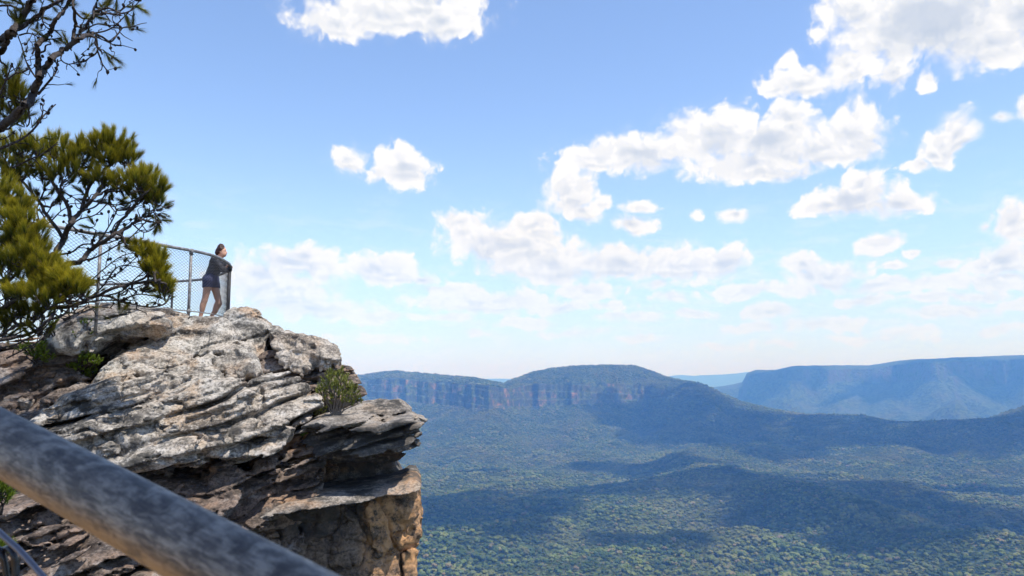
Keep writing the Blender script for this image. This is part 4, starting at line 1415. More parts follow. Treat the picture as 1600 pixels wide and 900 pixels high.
# ---- the bushy yellow green crown in front of the fence
needle_tree('casuarina_tree', 'bushy tree with yellow green needle tufts and twiggy open underside before the fence',
 limbs=[([(-200,690),(-120,600),(-30,520),(30,462),(83,398),(100,373),(110,350),(127,330),(143,313),(160,290)], 0, 6.5, 2.6),
        ([(40,452),(97,417),(127,407),(143,390),(173,370),(207,350),(214,335)], -.1, 5, 2.0),
        ([(20,480),(70,482),(110,478),(133,470),(180,450),(213,443),(250,437)], -.1, 4, 1.6),
        ([(110,350),(105,320),(85,290),(70,265)], .1, 3.5, 2), ([(127,330),(140,290),(170,260),(190,240)], .1, 3.2, 2), ([(173,370),(200,330),(230,300),(245,285)], 0, 2.6, 1.5),
        ([(60,430),(45,380),(40,330),(30,280)], .25, 4.0, 2), ([(100,373),(70,330),(50,300),(20,270)], .2, 3.2, 1.8)],
 clusters=[(8,245,24,.3,1.1,11,.4),(38,238,24,.2,1.1,12,.45),(62,235,22,.1,1.1,12,.5),(92,240,24,.0,1.1,13,.55),(118,245,24,-.1,1.1,13,.6),(145,235,22,.0,1.1,12,.5),(168,226,20,0,1.2,12,.5),(186,232,20,.1,1.1,12,.45),(200,252,18,.1,1.0,10,.4),(170,252,20,0,1,10,.35),
           (228,277,17,0,1.0,10,.6),(240,297,16,0,.9,10,.55),(247,318,13,.05,.6,8,.45),(215,290,20,-.1,1,11,.5),(190,290,18,-.1,1,9,.4),(228,310,17,.1,.8,8,.35),(160,285,18,-.1,1.0,9,.4),(130,275,20,-.1,1,9,.4),(98,275,22,-.1,1.1,10,.4),(66,270,22,.1,1.1,9,.3),(30,272,22,.2,1.1,9,.3),(4,280,22,.3,1,8,.3),
           (240,332,10,.1,-.1,4,.2),(248,346,7,.1,-.4,3,.15),(205,315,12,.2,.2,4,.1),(180,318,12,.2,.3,4,.1),(140,305,14,.2,.4,4,.1),(60,305,16,.3,.5,5,.05),(90,310,14,.3,.4,4,.05),(30,310,16,.4,.5,5,.05),
           (217,388,10,-.1,.6,5,.15),(228,400,13,-.1,.9,9,.55),(243,408,13,-.1,.9,9,.6),(246,422,12,-.1,.9,9,.6),(251,440,10,-.1,.9,8,.55),(240,425,13,-.1,.8,8,.4),(257,452,8,-.1,.8,6,.55),(257,464,7,-.1,.4,4,.4),
           (150,358,8,.1,.1,2,.05),(185,378,8,0,-.1,2,.05),(120,440,9,.1,0,2,.05),(190,458,9,0,-.1,2,.05),(222,455,9,0,.2,3,.1),(205,470,8,0,-.2,2,.05)],
 twigs=[([(127,407),(150,402),(180,385),(205,370),(230,345),(250,335)], 0, 1.6, .7), ([(207,350),(222,362),(235,360),(248,348)], 0, 1.3, .6), ([(143,390),(160,370),(175,345),(185,325)], .05, 1.6, .8),
        ([(173,370),(180,350),(200,335),(215,318)], .05, 1.4, .7), ([(110,350),(125,362),(150,365),(175,362)], .1, 1.4, .7), ([(83,398),(110,395),(130,382),(160,382),(190,372)], .1, 1.8, .8),
        ([(118,478),(150,470),(187,470),(210,476),(233,480)], -.1, 1.6, .8), ([(160,463),(190,455),(215,432),(230,420)], -.1, 1.5, .8), ([(187,470),(215,460),(240,462),(258,460)], -.1, 1.4, .7),
        ([(233,480),(250,478),(260,473),(266,462)], -.1, 1.2, .7), ([(133,470),(160,448),(180,420),(200,415),(225,420)], 0, 1.4, .7), ([(97,417),(120,430),(150,438),(180,430),(215,400)], .05, 1.5, .7),
        ([(115,455),(140,440),(165,418),(190,400),(212,395)], .05, 1.3, .6), ([(120,462),(145,462),(170,440),(200,452),(225,445)], 0, 1.2, .6), ([(60,360),(80,345),(95,330),(110,322)], .2, 1.4, .7),
        ([(30,400),(55,372),(70,340),(95,300)], .25, 1.8, .9), ([(45,380),(60,350),(58,325),(70,295)], .25, 1.6, .8), ([(85,290),(100,300),(120,312),(140,330)], .1, 1.3, .7),
        ([(100,373),(120,345),(150,335),(175,310)], .1, 1.5, .8), ([(127,330),(150,322),(170,300),(190,300)], 0, 1.4, .8), ([(143,313),(165,318),(190,320),(210,312)], 0, 1.3, .7),
        ([(205,350),(220,345),(232,335),(246,328)], 0, 1.2, .6), ([(70,470),(85,450),(100,440),(118,435)], 0, 1.5, .8), ([(90,482),(120,490),(150,480),(175,482)], -.1, 1.3, .7)],
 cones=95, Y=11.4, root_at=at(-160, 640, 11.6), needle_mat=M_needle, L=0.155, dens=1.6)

# ---- the denser one at the left edge, nearest the wall of rock
needle_tree('casuarina_tree', 'dense tree at the left edge with golden green tufts in steps down to the boulder',
 limbs=[([(-240,720),(-160,640),(-80,560),(-20,500),(20,470),(50,440),(80,420)], .1, 6, 2.2), ([(-190,660),(-100,520),(-40,440),(0,390),(20,350),(15,310)], .2, 5, 2.2), ([(-150,620),(-60,540),(10,530),(50,520),(75,500),(88,478),(95,460)], -.1, 3.6, 1.6),
        ([(-90,570),(-30,545),(20,512),(50,505),(80,480),(110,470)], 0, 2.6, 1.2), ([(-120,550),(-40,440),(10,440),(40,410),(60,390)], .1, 3, 1.6)],
 clusters=[(6,305,22,.2,1.1,11,.55),(22,325,22,.1,1.1,12,.6),(10,345,24,.1,1.1,11,.5),(36,352,20,0,1.1,12,.65),(50,375,18,0,1.1,11,.6),(22,380,24,.0,1.1,12,.5),(4,392,24,.1,1.1,10,.4),(56,398,18,-.05,1.1,11,.55),(36,408,22,-.1,1.1,11,.5),
           (72,418,16,-.1,1.1,10,.55),(88,430,15,-.1,1.1,10,.7),(104,440,15,-.15,1.1,11,.75),(117,452,13,-.15,1.1,10,.7),(98,455,15,-.1,1.1,10,.6),(125,462,8,-.15,.9,5,.5),(78,448,17,-.05,1,9,.45),(52,435,20,0,1.1,10,.45),(20,425,24,.1,1.1,10,.4),
           (34,462,13,-.2,1.2,7,.7),(66,462,14,-.2,1.2,9,.7),(78,474,12,-.2,1.0,6,.5),(10,460,20,.0,1,7,.3),(30,500,20,.1,.8,6,.0),(60,520,15,.0,.7,5,.0),(0,515,20,.1,.7,6,.0),(45,485,16,0,.8,5,.15),(15,492,18,.1,.8,5,.1),(70,495,11,-.1,.6,4,.15),(-15,430,24,.2,1,7,.3),(-12,350,22,.2,1,6,.4)],
 twigs=[([(-10,545),(20,540),(45,528),(70,512),(85,490)], -.1, 1.8, .8), ([(0,500),(25,495),(45,500),(65,520)], 0, 1.5, .7), ([(0,530),(30,520),(50,505),(55,490)], 0, 1.6, .8), ([(75,500),(95,495),(110,480),(130,470)], -.1, 1.6, .8),
        ([(-5,515),(15,500),(30,480),(30,465)], 0, 1.5, .8), ([(85,490),(100,498),(118,490),(140,478)], -.1, 1.3, .7), ([(10,560),(40,545),(65,530),(80,510)], -.1, 1.4, .7), ([(60,440),(85,460),(100,475),(112,472)], 0, 1.3, .7), ([(0,470),(30,455),(50,440)], 0, 1.4, .8)],
 cones=30, Y=10.9, root_at=at(-200, 680, 11.0), needle_mat=M_needle, L=0.165, dens=1.7)


# ---- small shrubs on the rock
def shrub(label, px, py, sprays, mat, group=None, stems=6, leaf=(0.05, .006), stem_mat=M_bark, Y=None, name='shrub', cat='shrub', lift=0.0):
    base = rock_at(px, py) if Y is None else at(px, py, Y)
    root = empty(name, base); tag(root, label, cat, group)
    Yb = base.y
    w = MeshB(); nd = Needles()
    for (cx, cy_, rp, cnt, up, hue) in sprays:
        yq = Yb if Y is not None else min(Yb, rock_at(cx, cy_, Yb).y)
        c = at(cx, cy_, yq - 0.08 + rng.gauss(0, .04)); r = px_r(rp, Yb)
        w.tube(jitter_path(base + Vector((rng.gauss(0, .03), 0, -.03)), c, 4, .08), px_r(1.3, Yb), px_r(.6, Yb), 5)
        for i in range(cnt):
            d = Vector((rng.gauss(0, 1), rng.gauss(0, 1), rng.gauss(0, 1))).normalized() * r * rng.random() ** .5
            o = c + d
            ax = Vector((0, 0, 1)) * up + d.normalized() * .6 + Vector((rng.gauss(0, .2), rng.gauss(0, .2), 0))
            if rng.random() < .6:
                w.tube(jitter_path(base.lerp(c, rng.uniform(.4, .9)), o, 3, .08), px_r(.6, Yb), px_r(.35, Yb), 4)
            nd.brush(o, ax, rng.randint(26, 40), leaf[0], .6, leaf[1], twig=leaf[0] * 1.5, droop=.05, hue=min(1, max(0, hue + rng.gauss(0, .15))))
    a = w.build('stem', stem_mat); adopt(a, root)
    b = nd.build('foliage', mat); adopt(b, root)
    return root


M_stem = plain('grey_twigs', (0.20, 0.17, 0.14), .9, 0, .1)
shrub('upright olive green bush growing on the flat ledge under the overhanging boulder', 524, 648,
      [(505,612,10,9,1.3,.6),(512,596,9,8,1.4,.7),(522,590,10,10,1.4,.8),(532,594,10,10,1.4,.8),(540,600,10,10,1.3,.8),(548,610,9,8,1.2,.7),(555,622,8,6,1.0,.5),(516,608,11,11,1.2,.7),(528,608,12,12,1.2,.7),(538,616,11,10,1.1,.6),(510,622,9,7,1.1,.4),(524,622,12,9,1.0,.4),(545,628,10,8,1.0,.45),(535,632,9,6,.9,.3),(556,612,5,3,1.0,.3),(560,628,6,3,.7,.2),(515,585,5,3,1.4,.6),(535,582,4,3,1.5,.5)],
      M_leaf2, stems=8, leaf=(0.055, .009), stem_mat=M_stem)
shrub('low dark green cushion plant at the foot of the ledge bush', 498, 647, [(494,642,7,12,.8,.1),(502,644,7,12,.8,.1),(508,640,6,8,.9,.15),(490,646,4,6,.7,.1)], M_leaf2, leaf=(0.035, .007))
shrub('bright lime green shrub in the dark gully below the dome', 132, 585, [(128,556,9,16,.9,.7),(137,562,9,16,.8,.8),(148,564,8,14,.8,.8),(112,571,9,15,.8,.6),(140,578,9,14,.7,.6),(135,586,7,9,.6,.4),(126,566,8,11,.8,.5),(120,575,7,8,.7,.4)], M_leaf, leaf=(0.04, .014))
shrub('mid green fern like shrub under the golden tufted tree', 62, 570, [(38,545,9,12,.8,.5),(62,542,10,14,.8,.6),(70,552,9,12,.8,.5),(48,552,8,10,.7,.4),(74,560,7,9,.7,.4),(58,556,9,10,.8,.4)], M_leaf, leaf=(0.045, .012))
shrub('small light green sprig growing against the left end of the dome', 84, 524, [(82,508,6,10,1.0,.6),(78,516,6,8,.9,.5),(86,502,4,5,1.1,.7)], M_leaf, leaf=(0.035, .011))
shrub('sparse pale twiggy plant on the dome face', 133, 512, [(130,503,5,4,1.0,.8),(138,504,5,4,1.0,.8),(120,522,6,2,.8,.4),(142,520,5,2,.8,.4)], M_leaf, leaf=(0.03, .009), stem_mat=M_stem)
shrub('tiny green plant in a crack beneath the ledge', 474, 684, [(473,680,4,7,.9,.7),(477,678,3,4,1.0,.8)], M_leaf, leaf=(0.03, .010))
shrub('yellow green grass tuft at the left edge behind the handrail', 0, 800, [(2,765,10,14,1.6,.8),(-8,755,10,12,1.6,.7),(10,778,9,10,1.5,.6),(-4,785,9,10,1.4,.6),(14,760,6,5,1.5,.8)], M_leaf, leaf=(0.075, .006), Y=8.6, name='grass_tuft', cat='grass tuft')
shrub('short olive grass clump lower at the left edge', 10, 870, [(6,850,7,8,1.4,.6),(16,856,6,6,1.3,.5),(-3,856,8,8,1.3,.6)], M_leaf, leaf=(0.05, .005), Y=9.2, name='grass_tuft', cat='grass tuft')


# ---- loose stones in the gully
def stone(label, px, py, rp, seed, mat, flat=.7):
    c = rock_at(px, py)
    r = px_r(rp, c.y)
    bm = bmesh.new()
    bmesh.ops.create_icosphere(bm, subdivisions=5, radius=1.0)
    co = np.array([v.co for v in bm.verts])
    rs = np.random.RandomState(seed)
    for k in range(9):       # cut facets
        n = rs.normal(size=3); n /= np.linalg.norm(n); dd = rs.uniform(.5, .85)
        s = co @ n - dd
        co -= np.where(s > 0, s, 0)[:, None] * n * .92
    nz = 0.06 * fbm(co[:, 0] * 3, co[:, 1] * 3, co[:, 2] * 3, 4, seed)
    co = co * (1 + nz)[:, None]
    co *= np.array([1.0, .9, flat]) * r
    for v, q in zip(bm.verts, co): v.co = q
    me = bpy.data.meshes.new('loose_rock'); bm.to_mesh(me); bm.free(); me.materials.append(mat)
    me.polygons.foreach_set('use_smooth', np.ones(len(me.polygons), bool))
    o = bpy.data.objects.new('loose_rock', me); o.location = c + Vector((0, -.2 * r, .25 * r * flat)); o.rotation_euler = (rs.uniform(-.3, .3), rs.uniform(-.3, .3), rs.uniform(0, 6))
    col.objects.link(o)
    pattr(o, 'warm', np.full(len(co), .25)); pattr(o, 'crust_shade', np.zeros(len(co)))
    tag(o, label, 'rock', 'loose stones in the dark gully')


stone('largest tan block above the handrail at the foot of the gully', 44, 633, 14, 1, MR_bould, .85)
stone('flat brown stone just right of the big tan block', 72, 630, 9, 2, MR_bank, .5)
stone('small orange brown stone midway up the gully', 58, 604, 7, 3, MR_tower, .7)
stone('brown slab stone lying under the fern like shrub', 80, 586, 12, 4, MR_bank, .5)
stone('brown slab stone lying left of the lime green shrub', 92, 597, 11, 5, MR_bank, .45)
# ================================================================== LOOKOUT FENCE
def metal_material(name, c1, c2, rough=.5, metal=.7, sc=14.0, bumpd=.002):
    m, nt, b, out = material(name)
    pos = geo_pos(nt)
    n = nt.noise(pos, sc, detail=7, rough=.68, dist=.5)
    n2 = nt.noise(pos, sc * 4, detail=5, rough=.65)
    f = nt.math('ADD', nt.math('MULTIPLY', nt.ramp(n, .42, .6), .7), nt.math('MULTIPLY', nt.ramp(n2, .42, .62), .3))
    nt.put(b.inputs['Base Color'], nt.mix(f, c1, c2))
    nt.put(b.inputs['Roughness'], nt.ramp(f, 0, 1, rough + .12, rough - .08, smooth=False))
    b.inputs['Metallic'].default_value = metal
    nt.put(b.inputs['Normal'], nt.node('ShaderNodeBump', ins={'Strength': .5, 'Distance': bumpd, 'Height': n2}).outputs[0])
    return m


M_galv = metal_material('galvanised_steel', (0.13, 0.12, 0.115), (0.34, 0.335, 0.33), .6, .35, 20)
M_galv_dark = metal_material('old_dark_steel', (0.018, 0.018, 0.02), (0.05, 0.05, 0.055), .7, .2, 20)
ZR = 2.31; ZB = 1.21


def rail_pt(px, py, z=ZR):
    u, v = ray(px, py)
    y = z / v
    return Vector((u * y, y, z))


near = [rail_pt(*p) for p in ((20, 345), (90, 355), (150, 365.5), (210, 375), (255, 383.5), (299, 391.5), (322, 396.5), (340, 402), (352, 408.5), (359, 415))]
corner = near[-1]
far = [rail_pt(352, 425.5), rail_pt(335, 432), rail_pt(316, 436.5), rail_pt(270, 440), rail_pt(200, 443), rail_pt(110, 446.5), rail_pt(40, 449)]
RAIL = smooth_path(near + far, 8)
fence = empty('safety_fence', (corner.x - 2.2, corner.y - 1.2, 1.1))
tag(fence, 'curved galvanised lookout fence with chain link mesh on top of the outcrop', 'fence')
mb = MeshB(); mb.tube(RAIL, .030, .030, 10); adopt(mb.build('top_rail', M_galv), fence)
low_path = [Vector((p.x, p.y, ZB)) for p in smooth_path(near, 8)]
mb = MeshB(); mb.tube(low_path, .011, .011, 6); adopt(mb.build('bottom_rail', M_galv), fence)


def post(p, zb, r, mat=M_galv):
    b = MeshB()
    b.tube([Vector((p.x, p.y, zb)), Vector((p.x, p.y, p.z - .02))], r, r, 10)
    b.tube([Vector((p.x, p.y, p.z - .075)), Vector((p.x, p.y, p.z + .03))], r * 1.35, r * 1.35, 10)
    b.tube([Vector((p.x, p.y, ZB - .03)), Vector((p.x, p.y, ZB + .03))], r * 1.3, r * 1.3, 10)
    adopt(b.build('post', mat), fence)


post(near[0], .6, .026); post(rail_pt(158, 366.7), .7, .026); post(near[5], .75, .026); post(corner + Vector((0, 0, -.03)), .9, .036, M_galv_dark)
for q in (far[3], far[5]): post(q, .7, .026, M_galv_dark)


def chain_link(path, z0, z1, pitch, r):
    """woven wire: neighbouring zig-zags hook into each other"""
    L = [0.0]
    for a, b in zip(path[:-1], path[1:]): L.append(L[-1] + math.hypot(b.x - a.x, b.y - a.y))
    xs = np.array([p.x for p in path]); ys = np.array([p.y for p in path]); L = np.array(L)
    n = int(L[-1] / pitch)
    b = MeshB(); m = int((z1 - z0) / (pitch * .62))
    for i in range(n):
        for sgn in (0, 1):
            pts = []
            for j in range(m + 1):
                s = (i + (j + sgn) % 2) * pitch
                pts.append(Vector((float(np.interp(s, L, xs)), float(np.interp(s, L, ys)) + (.003 if sgn else -.003), z0 + (z1 - z0) * j / m)))
            b.tube(pts, r, r, 3, cap=False)
    return b


cl = chain_link(smooth_path(near, 8), ZB, ZR - .04, .086, .0042)
adopt(cl.build('chain_link', M_galv_dark, smooth=False), fence)
back_path = smooth_path([corner + Vector((0, .02, 0))] + far[:3], 6)

# ================================================================== FOREGROUND HANDRAIL
def pipe_material():
    m, nt, b, out = material('weathered_pipe')
    tc_ = nt.n.new('ShaderNodeTexCoord')
    g = nt.attr('girth'); ln = nt.attr('run')
    v = nt.node('ShaderNodeCombineXYZ', ins={0: nt.math('MULTIPLY', ln, 0.55), 1: nt.math('SINE', g), 2: nt.math('COSINE', g)}).outputs[0]
    n = nt.noise(v, 2.2, detail=8, rough=.62, dist=.6)
    n2 = nt.noise(nt.mapping(v, scale=(.35, 1, 1)), 9, detail=6, rough=.65)
    n3 = nt.noise(v, 40, detail=3, rough=.6)
    c = nt.mix(nt.ramp(n, .38, .64), (0.075, 0.062, 0.052), (0.26, 0.225, 0.185))
    c = nt.mix(nt.math('MULTIPLY', nt.ramp(n2, .46, .62), .55), c, (0.040, 0.035, 0.040))
    bounce_tint = nt.math('MULTIPLY', nt.attr('under'), nt.ramp(n, .30, .52))  # tan ground bounce painted into the underside colour
    c = nt.mix(nt.math('MULTIPLY', bounce_tint, .85), c, (0.30, 0.20, 0.105))
    c = nt.mix(nt.math('MULTIPLY', nt.ramp(n3, .60, .70), .35), c, (0.36, 0.35, 0.35))
    nt.put(b.inputs['Base Color'], c)
    nt.put(b.inputs['Roughness'], nt.ramp(n2, .3, .7, .34, .58, smooth=False))
    b.inputs['Metallic'].default_value = .40
    nt.put(b.inputs['Normal'], nt.node('ShaderNodeBump', ins={'Strength': .35, 'Distance': .0006, 'Height': nt.math('ADD', n2, n3)}).outputs[0])
    return m


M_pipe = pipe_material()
rl = empty('handrail', at(-150, 620, .80)); tag(rl, 'thick weathered grey steel pipe handrail slanting down across the near corner', 'handrail')
pa = at(0, 690, .71); pb = at(388, 901, .545)
dv = (pb - pa)
PIPE_R = .0254
path = [pa - dv * 1.1 + (dv * 2.9) * (k / 24) for k in range(25)]
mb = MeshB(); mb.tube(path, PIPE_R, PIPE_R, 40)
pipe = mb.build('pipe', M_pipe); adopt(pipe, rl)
k_ = np.arange(len(mb.v)); ang_ = (k_ % 40) * 2 * np.pi / 40
pv_ = np.array(mb.v); ax_ = np.array(dv.normalized()); c0_ = np.array(pa)
run_ = (pv_ - c0_) @ ax_
nr_ = (pv_ - c0_ - run_[:, None] * ax_) / PIPE_R
pattr(pipe, 'run', run_ / PIPE_R); pattr(pipe, 'girth', np.arctan2(nr_[:, 0], nr_[:, 2]))
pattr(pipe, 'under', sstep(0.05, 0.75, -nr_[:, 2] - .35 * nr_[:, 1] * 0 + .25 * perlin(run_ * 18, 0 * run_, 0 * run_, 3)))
M_wire = plain('blue_grey_wire', (0.16, 0.16, 0.19), .4, .7)
M_black = plain('black_steel', (0.012, 0.012, 0.014), .25, .3)
mb = MeshB(); mb.tube(smooth_path([at(-60, 770, .86), at(-5, 828, .82), at(30, 860, .80), at(66, 900, .78), at(110, 955, .76)], 6), .0030, .0030, 12); adopt(mb.build('tension_wire', M_wire), rl)
mb = MeshB(); mb.tube(smooth_path([at(-14, 862, .84), at(-3, 858, .825), at(4, 868, .82), at(8, 884, .82), at(10, 902, .82), at(12, 940, .82)], 6), .0032, .0032, 12)
mb.tube(smooth_path([at(2, 862, .83), at(14, 857, .82), at(21, 866, .815), at(24, 884, .815), at(24, 910, .815), at(20, 950, .82)], 6), .0034, .0034, 12)
adopt(mb.build('wire_tie', M_black), rl)
for t_ in (-.95, 1.7):
    p = pa + dv * t_
    mb = MeshB(); mb.tube([Vector((p.x, p.y, -1.72)), Vector((p.x, p.y, p.z - .01))], .022, .022, 16); adopt(mb.build('post', M_pipe), rl)

# the sandy lookout floor around the viewer
def sand_material():
    m, nt, b, out = material('sandy_path')
    pos = geo_pos(nt)
    n = nt.noise(pos, 3, detail=8, rough=.7)
    nt.put(b.inputs['Base Color'], nt.mix(nt.ramp(n, .35, .65), (0.36, 0.22, 0.10), (0.48, 0.32, 0.16)))
    b.inputs['Roughness'].default_value = 1
    return m


xs = np.linspace(-9, 3.0, 60); ys = np.linspace(-9, 3.6, 64)
X, Yy = np.meshgrid(xs, ys, indexing='ij')
Zp = -1.68 + .05 * fbm(X, Yy, 0 * X, 3, 91) - 2.5 * sstep(2.6, 3.6, Yy + .3 * perlin(X, 0 * X, 0 * X, 92)) - 2.5 * sstep(2.0, 3.0, X)
pth = link_mesh('path', np.stack([X, Yy, Zp], -1), grid_faces(60, 64), sand_material(), smooth=True)
tag(pth, None, None, None, 'structure')

# an unseen leafy tree added behind the viewer keeps the handrail in shade
sunshade = empty('sunshade_tree', (2.1, -2.6, -1.6)); tag(sunshade, 'leafy gum tree added out of view to shade the near handrail', 'tree')
mb = MeshB()
mb.tube(smooth_path([Vector((2.1, -2.6, -1.8)), Vector((2.0, -2.3, .4)), Vector((1.8, -1.9, 2.2)), Vector((1.5, -1.3, 3.6)), Vector((1.3, -.8, 4.6))], 5), .16, .05, 10)
for k in range(9):
    mb.tube(jitter_path(Vector((1.75, -1.8, 2.4)), Vector((rng.uniform(-.6, 2.6), rng.uniform(-2.0, 1.0), rng.uniform(3.0, 4.6))), 4, .1), .04, .012, 6)
adopt(mb.build('trunk', M_bark), sunshade)
nd = Needles()
for k in range(900):
    c0 = pa + dv * rng.uniform(-1.0, 1.8) + sdir * rng.uniform(3.2, 5.0)
    o = c0 + Vector((rng.gauss(0, .28), rng.gauss(0, .28), rng.gauss(0, .2)))
    nd.brush(o, (rng.gauss(0, 1), rng.gauss(0, 1), rng.gauss(-.4, .6)), 14, .11, .7, .022, twig=.15, droop=.3, hue=.3)
adopt(nd.build('crown', M_leaf2), sunshade)

# ================================================================== THE VISITOR
PY = 16.35
S_ = PY / F


def pp(px, py, dy=0.0):
    u, v = ray(px, py)
    return np.array([u * PY, PY + dy, v * PY], np.float32)


def caps(P, a, b, ra, rb):
    ab = b - a; L2 = float(ab @ ab) + 1e-9
    t = np.clip(((P - a) @ ab) / L2, 0, 1)
    return np.linalg.norm(P - (a + t[:, None] * ab), axis=1) - (ra + (rb - ra) * t)


def ell(P, c, r):
    q = (P - c) / np.array(r, np.float32)
    k = np.linalg.norm(q, axis=1)
    return (k - 1) * min(r) * (0.6 + 0.4 * k) / k.clip(.2)


def mesh_field(name, fn, lo, hi, h, mat):
    n = np.ceil((np.array(hi) - np.array(lo)) / h).astype(int) + 1
    g = np.stack(np.meshgrid(*[lo[a] + np.arange(n[a]) * h for a in range(3)], indexing='ij'), -1).reshape(-1, 3).astype(np.float32)
    D = np.concatenate([fn(g[k:k + 300000]) for k in range(0, len(g), 300000)]).reshape(n).astype(np.float32)
    D[0] = D[-1] = 1; D[:, 0] = D[:, -1] = 1; D[:, :, 0] = D[:, :, -1] = 1
    V, Q = surface_nets(D, np.array(lo, np.float32), h)
    return link_mesh(name, V, Q, mat, None, smooth=True), V


# joints (photo pixels + depth): near side is towards the viewer
hipc = pp(329.3, 437.5); waist = pp(332.8, 425); chest = pp(338.3, 412); neckb = pp(342.8, 404.0); neckt = pp(345.2, 399.5)
head = pp(346.8, 393.3)
shN, shF = pp(339.8, 407.3, -.155), pp(341.8, 407.3, .15)
elN, elF = pp(352.0, 423.0, -.14), pp(353.5, 421.0, .16)
wrN, wrF = pp(355.5, 415.0, .06), pp(355.5, 415.0, .24)
hN, hF = pp(328.6, 441, -.085), pp(331.5, 441, .085)
knN, knF = pp(322.0, 470.5, -.08), pp(339.8, 473.5, .10)
anN, anF = pp(315.3, 496.0, -.08), pp(327.5, 494.0, .10)
toN, toF = pp(321.5, 499.5, -.09), pp(333.5, 498.0, .11)
SHN = (shN, elN, wrN)


def hand_parts(w, d, side):
    """palm and five curled fingers over the rail; side: which way the thumb points"""
    d = d / np.linalg.norm(d)
    up = np.array([0, 0, 1.0], np.float32); lat = np.cross(d, up); lat /= np.linalg.norm(lat)
    up = np.cross(lat, d)
    out = [(w, w + d * .075, .021, .024)]
    for i, L in enumerate((.058, .068, .064, .050)):
        o = w + d * .075 + lat * (i - 1.5) * .021
        k1 = o + d * L * .5 - up * .006
        k2 = k1 + d * L * .28 - up * L * .30
        out += [(o, k1, .0095, .0088), (k1, k2, .0088, .0075)]
    o = w + d * .025 + lat * side * .022
    k1 = o + d * .03 + lat * side * .022
    out += [(o, k1, .012, .010), (k1, k1 + d * .028 + up * -.008, .010, .008)]
    return out


def body_field(P):
    d = smin(ell(P, hipc, (.125, .165, .125)), caps(P, hipc, waist, .115, .100), .06)
    d = smin(d, caps(P, waist, chest, .098, .112), .06)
    d = smin(d, ell(P, chest, (.110, .155, .150)), .07)
    for a, b in ((shN, shF),): d = smin(d, caps(P, a, b, .056, .056), .07)
    d = smin(d, caps(P, chest, neckb, .085, .055), .05)
    d = smin(d, caps(P, neckb, neckt, .048, .046), .03)
    d = smin(d, ell(P, head, (.088, .074, .112)), .025)
    jaw = head + np.array([.035, 0, -.062], np.float32)
    d = smin(d, ell(P, jaw, (.055, .052, .048)), .03)
    d = smin(d, caps(P, head + np.array([.078, 0, .010], np.float32), head + np.array([.103, 0, -.024], np.float32), .009, .013), .012)   # nose
    for s in (-1, 1): d = smin(d, ell(P, head + np.array([-.005, s * .073, -.01], np.float32), (.022, .010, .032)), .008)                # ears
    d = smin(d, ell(P, head + np.array([.083, 0, -.052], np.float32), (.012, .022, .010)), .008)                                         # lips
    for s, e, w in ((shN, elN, wrN), (shF, elF, wrF)):
        d = smin(d, caps(P, s, e, .050, .039), .04)
        d = smin(d, caps(P, e, w, .039, .026), .02)
    for a, b, r0, r1 in HANDS: d = smin(d, caps(P, a, b, r0, r1), .006)
    for h_, k, a, t in ((hN, knN, anN, toN), (hF, knF, anF, toF)):
        d = smin(d, caps(P, h_, k, .092, .056), .05)
        d = smin(d, caps(P, k, a, .055, .036), .02)
        calf = k * .66 + a * .34 + np.array([-.018, 0, 0], np.float32)
        d = smin(d, ell(P, calf, (.050, .048, .11)), .03)
        d = smin(d, caps(P, a + np.array([-.02, 0, -.03], np.float32), t, .035, .024), .03)
    return d


HANDS = hand_parts(wrN, np.array([.12, 1.0, .0], np.float32), -1) + hand_parts(wrF, np.array([-.1, -1., .0], np.float32), 1)
lo = pp(305, 502, -.45); hi = pp(372, 378, .45)
lo = (lo[0], PY - .34, lo[2]); hi = (hi[0] + .1, PY + .36, hi[2])


def skin_material():
    m, nt, b, out = material('sunlit_skin')
    pos = geo_pos(nt)
    n = nt.noise(pos, 30, detail=4)
    c = nt.mix(nt.ramp(n, .35, .65), (0.58, 0.30, 0.19), (0.68, 0.38, 0.25))
    c = nt.mix(nt.attr('lips'), c, (0.36, 0.12, 0.10))
    c = nt.mix(nt.attr('eyes'), c, (0.03, 0.02, 0.018))
    nt.put(b.inputs['Base Color'], c)
    b.inputs['Roughness'].default_value = .5
    b.inputs['Subsurface Weight'].default_value = .12
    b.inputs['Subsurface Radius'].default_value = (.012, .004, .002)
    return m


person, PV = mesh_field('person', body_field, lo, hi, .0085, skin_material())
lipc = head + np.array([.088, 0, -.052], np.float32)
pattr(person, 'lips', np.exp(-(np.linalg.norm((PV - lipc) / np.array([.02, .024, .009]), axis=1) ** 2)))
ey = np.zeros(len(PV))
for s in (-1, 1):
    e = head + np.array([.076, s * .031, .006], np.float32)
    ey = np.maximum(ey, np.exp(-(np.linalg.norm((PV - e) / np.array([.02, .014, .008]), axis=1) ** 2)))
    e = head + np.array([.078, s * .031, .024], np.float32)
    ey = np.maximum(ey, .7 * np.exp(-(np.linalg.norm((PV - e) / np.array([.02, .018, .005]), axis=1) ** 2)))
pattr(person, 'eyes', ey)
tag(person, 'woman in dark knit top and navy checked shorts leaning forward on the lookout fence', 'person')


def wear(name, fn, mat):
    o, _ = mesh_field(name, fn, lo, hi, .0085, mat)
    adopt_mesh(o)
    return o


def adopt_mesh(o):
    o.parent = person


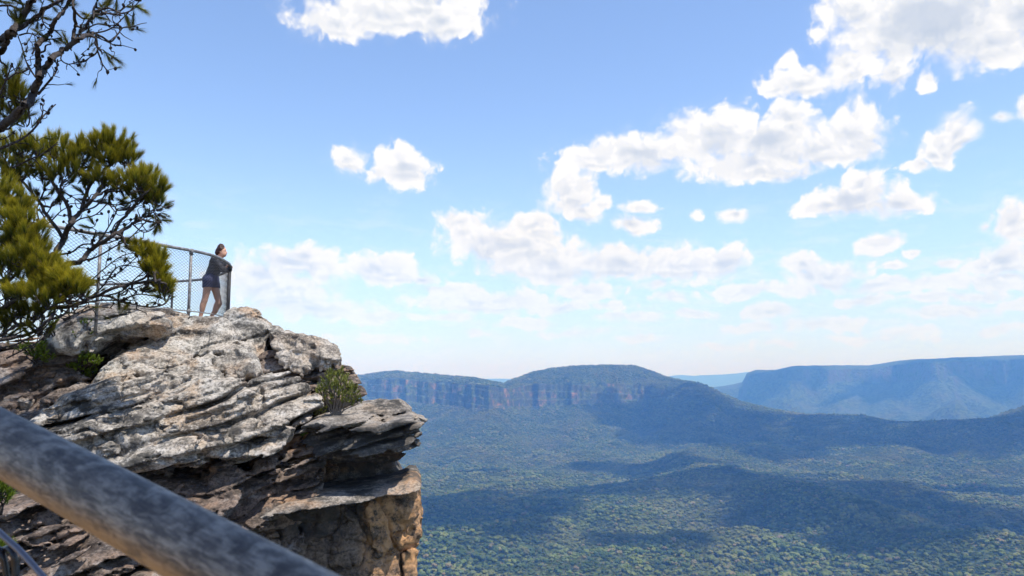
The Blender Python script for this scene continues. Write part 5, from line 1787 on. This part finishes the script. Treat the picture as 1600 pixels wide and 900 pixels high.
def top_field(P):
    d = smin(caps(P, hipc * .35 + waist * .65, waist, .120, .116), caps(P, waist, chest, .114, .126), .06)
    d = smin(d, ell(P, chest, (.122, .168, .160)), .07)
    d = smin(d, caps(P, shN, shF, .070, .070), .07)
    for s, e, w in ((shN, elN, wrN), (shF, elF, wrF)):
        d = smin(d, caps(P, s, e, .064, .054), .04)
        d = smin(d, caps(P, e, e + (w - e) * .35, .054, .046), .02)
    d = smin(d, ell(P, pp(321.8, 434.5), (.065, .10, .075)), .04)
    d = d - .006 * perlin(P[:, 0] * 16, P[:, 1] * 16, P[:, 2] * 16, 5)
    d = np.maximum(d, (P - neckb) @ np.array([.45, 0, .9], np.float32) - .005)     # neckline
    return d


def shorts_field(P):
    d = smin(ell(P, hipc, (.142, .182, .142)), caps(P, hipc, waist, .130, .112), .06)
    for h_, k in ((hN, knN), (hF, knF)):
        d = smin(d, caps(P, h_, h_ + (k - h_) * .30, .112, .108), .06)
    d = d - .004 * perlin(P[:, 0] * 14, P[:, 1] * 14, P[:, 2] * 8, 8)
    hem = (P - (hN + (knN - hN) * .30)) @ np.array([0.05, 0, -1], np.float32)
    d = np.maximum(d, hem)
    d = np.maximum(d, (P - waist)[:, 2] - .02)
    return d


def hair_field(P):
    c = head + np.array([-.024, 0, .026], np.float32)
    d = ell(P, c, (.095, .088, .105))
    d = smin(d, ell(P, head + np.array([-.02, 0, .118], np.float32), (.056, .054, .048)), .03)
    d = smin(d, ell(P, head + np.array([-.085, 0, -.02], np.float32), (.05, .07, .055)), .03)
    d = d - .010 * perlin(P[:, 0] * 40, P[:, 1] * 40, P[:, 2] * 20, 9)
    face = head + np.array([.118, 0, -.050], np.float32)
    d = smax(d, -ell(P, face, (.092, .09, .105)), .01)
    return d


def knit_material():
    m, nt, b, out = material('dark_knit')
    pos = geo_pos(nt)
    w = nt.n.new('ShaderNodeTexWave'); w.bands_direction = 'Z'; nt.l.new(pos, w.inputs['Vector']); w.inputs['Scale'].default_value = 11; w.inputs['Distortion'].default_value = 1.2
    nt.put(b.inputs['Base Color'], nt.mix(nt.ramp(w.outputs['Fac'], .5, .8), (0.010, 0.010, 0.014), (0.13, 0.13, 0.15)))
    b.inputs['Roughness'].default_value = .9
    return m


def check_material():
    m, nt, b, out = material('navy_check')
    pos = geo_pos(nt)
    f = None
    for d_ in ('X', 'Z'):
        w = nt.n.new('ShaderNodeTexWave'); w.bands_direction = d_; nt.l.new(pos, w.inputs['Vector']); w.inputs['Scale'].default_value = 9
        r = nt.ramp(w.outputs['Fac'], .80, .95)
        f = r if f is None else nt.math('MAXIMUM', f, r)
    nt.put(b.inputs['Base Color'], nt.mix(nt.math('MULTIPLY', f, .8), (0.010, 0.013, 0.045), (0.06, 0.07, 0.17)))
    b.inputs['Roughness'].default_value = .85
    return m


wear('knit_top', top_field, knit_material())
wear('shorts', shorts_field, check_material())
wear('hair', hair_field, plain('auburn_hair', (0.045, 0.016, 0.011), .55, 0, .3))
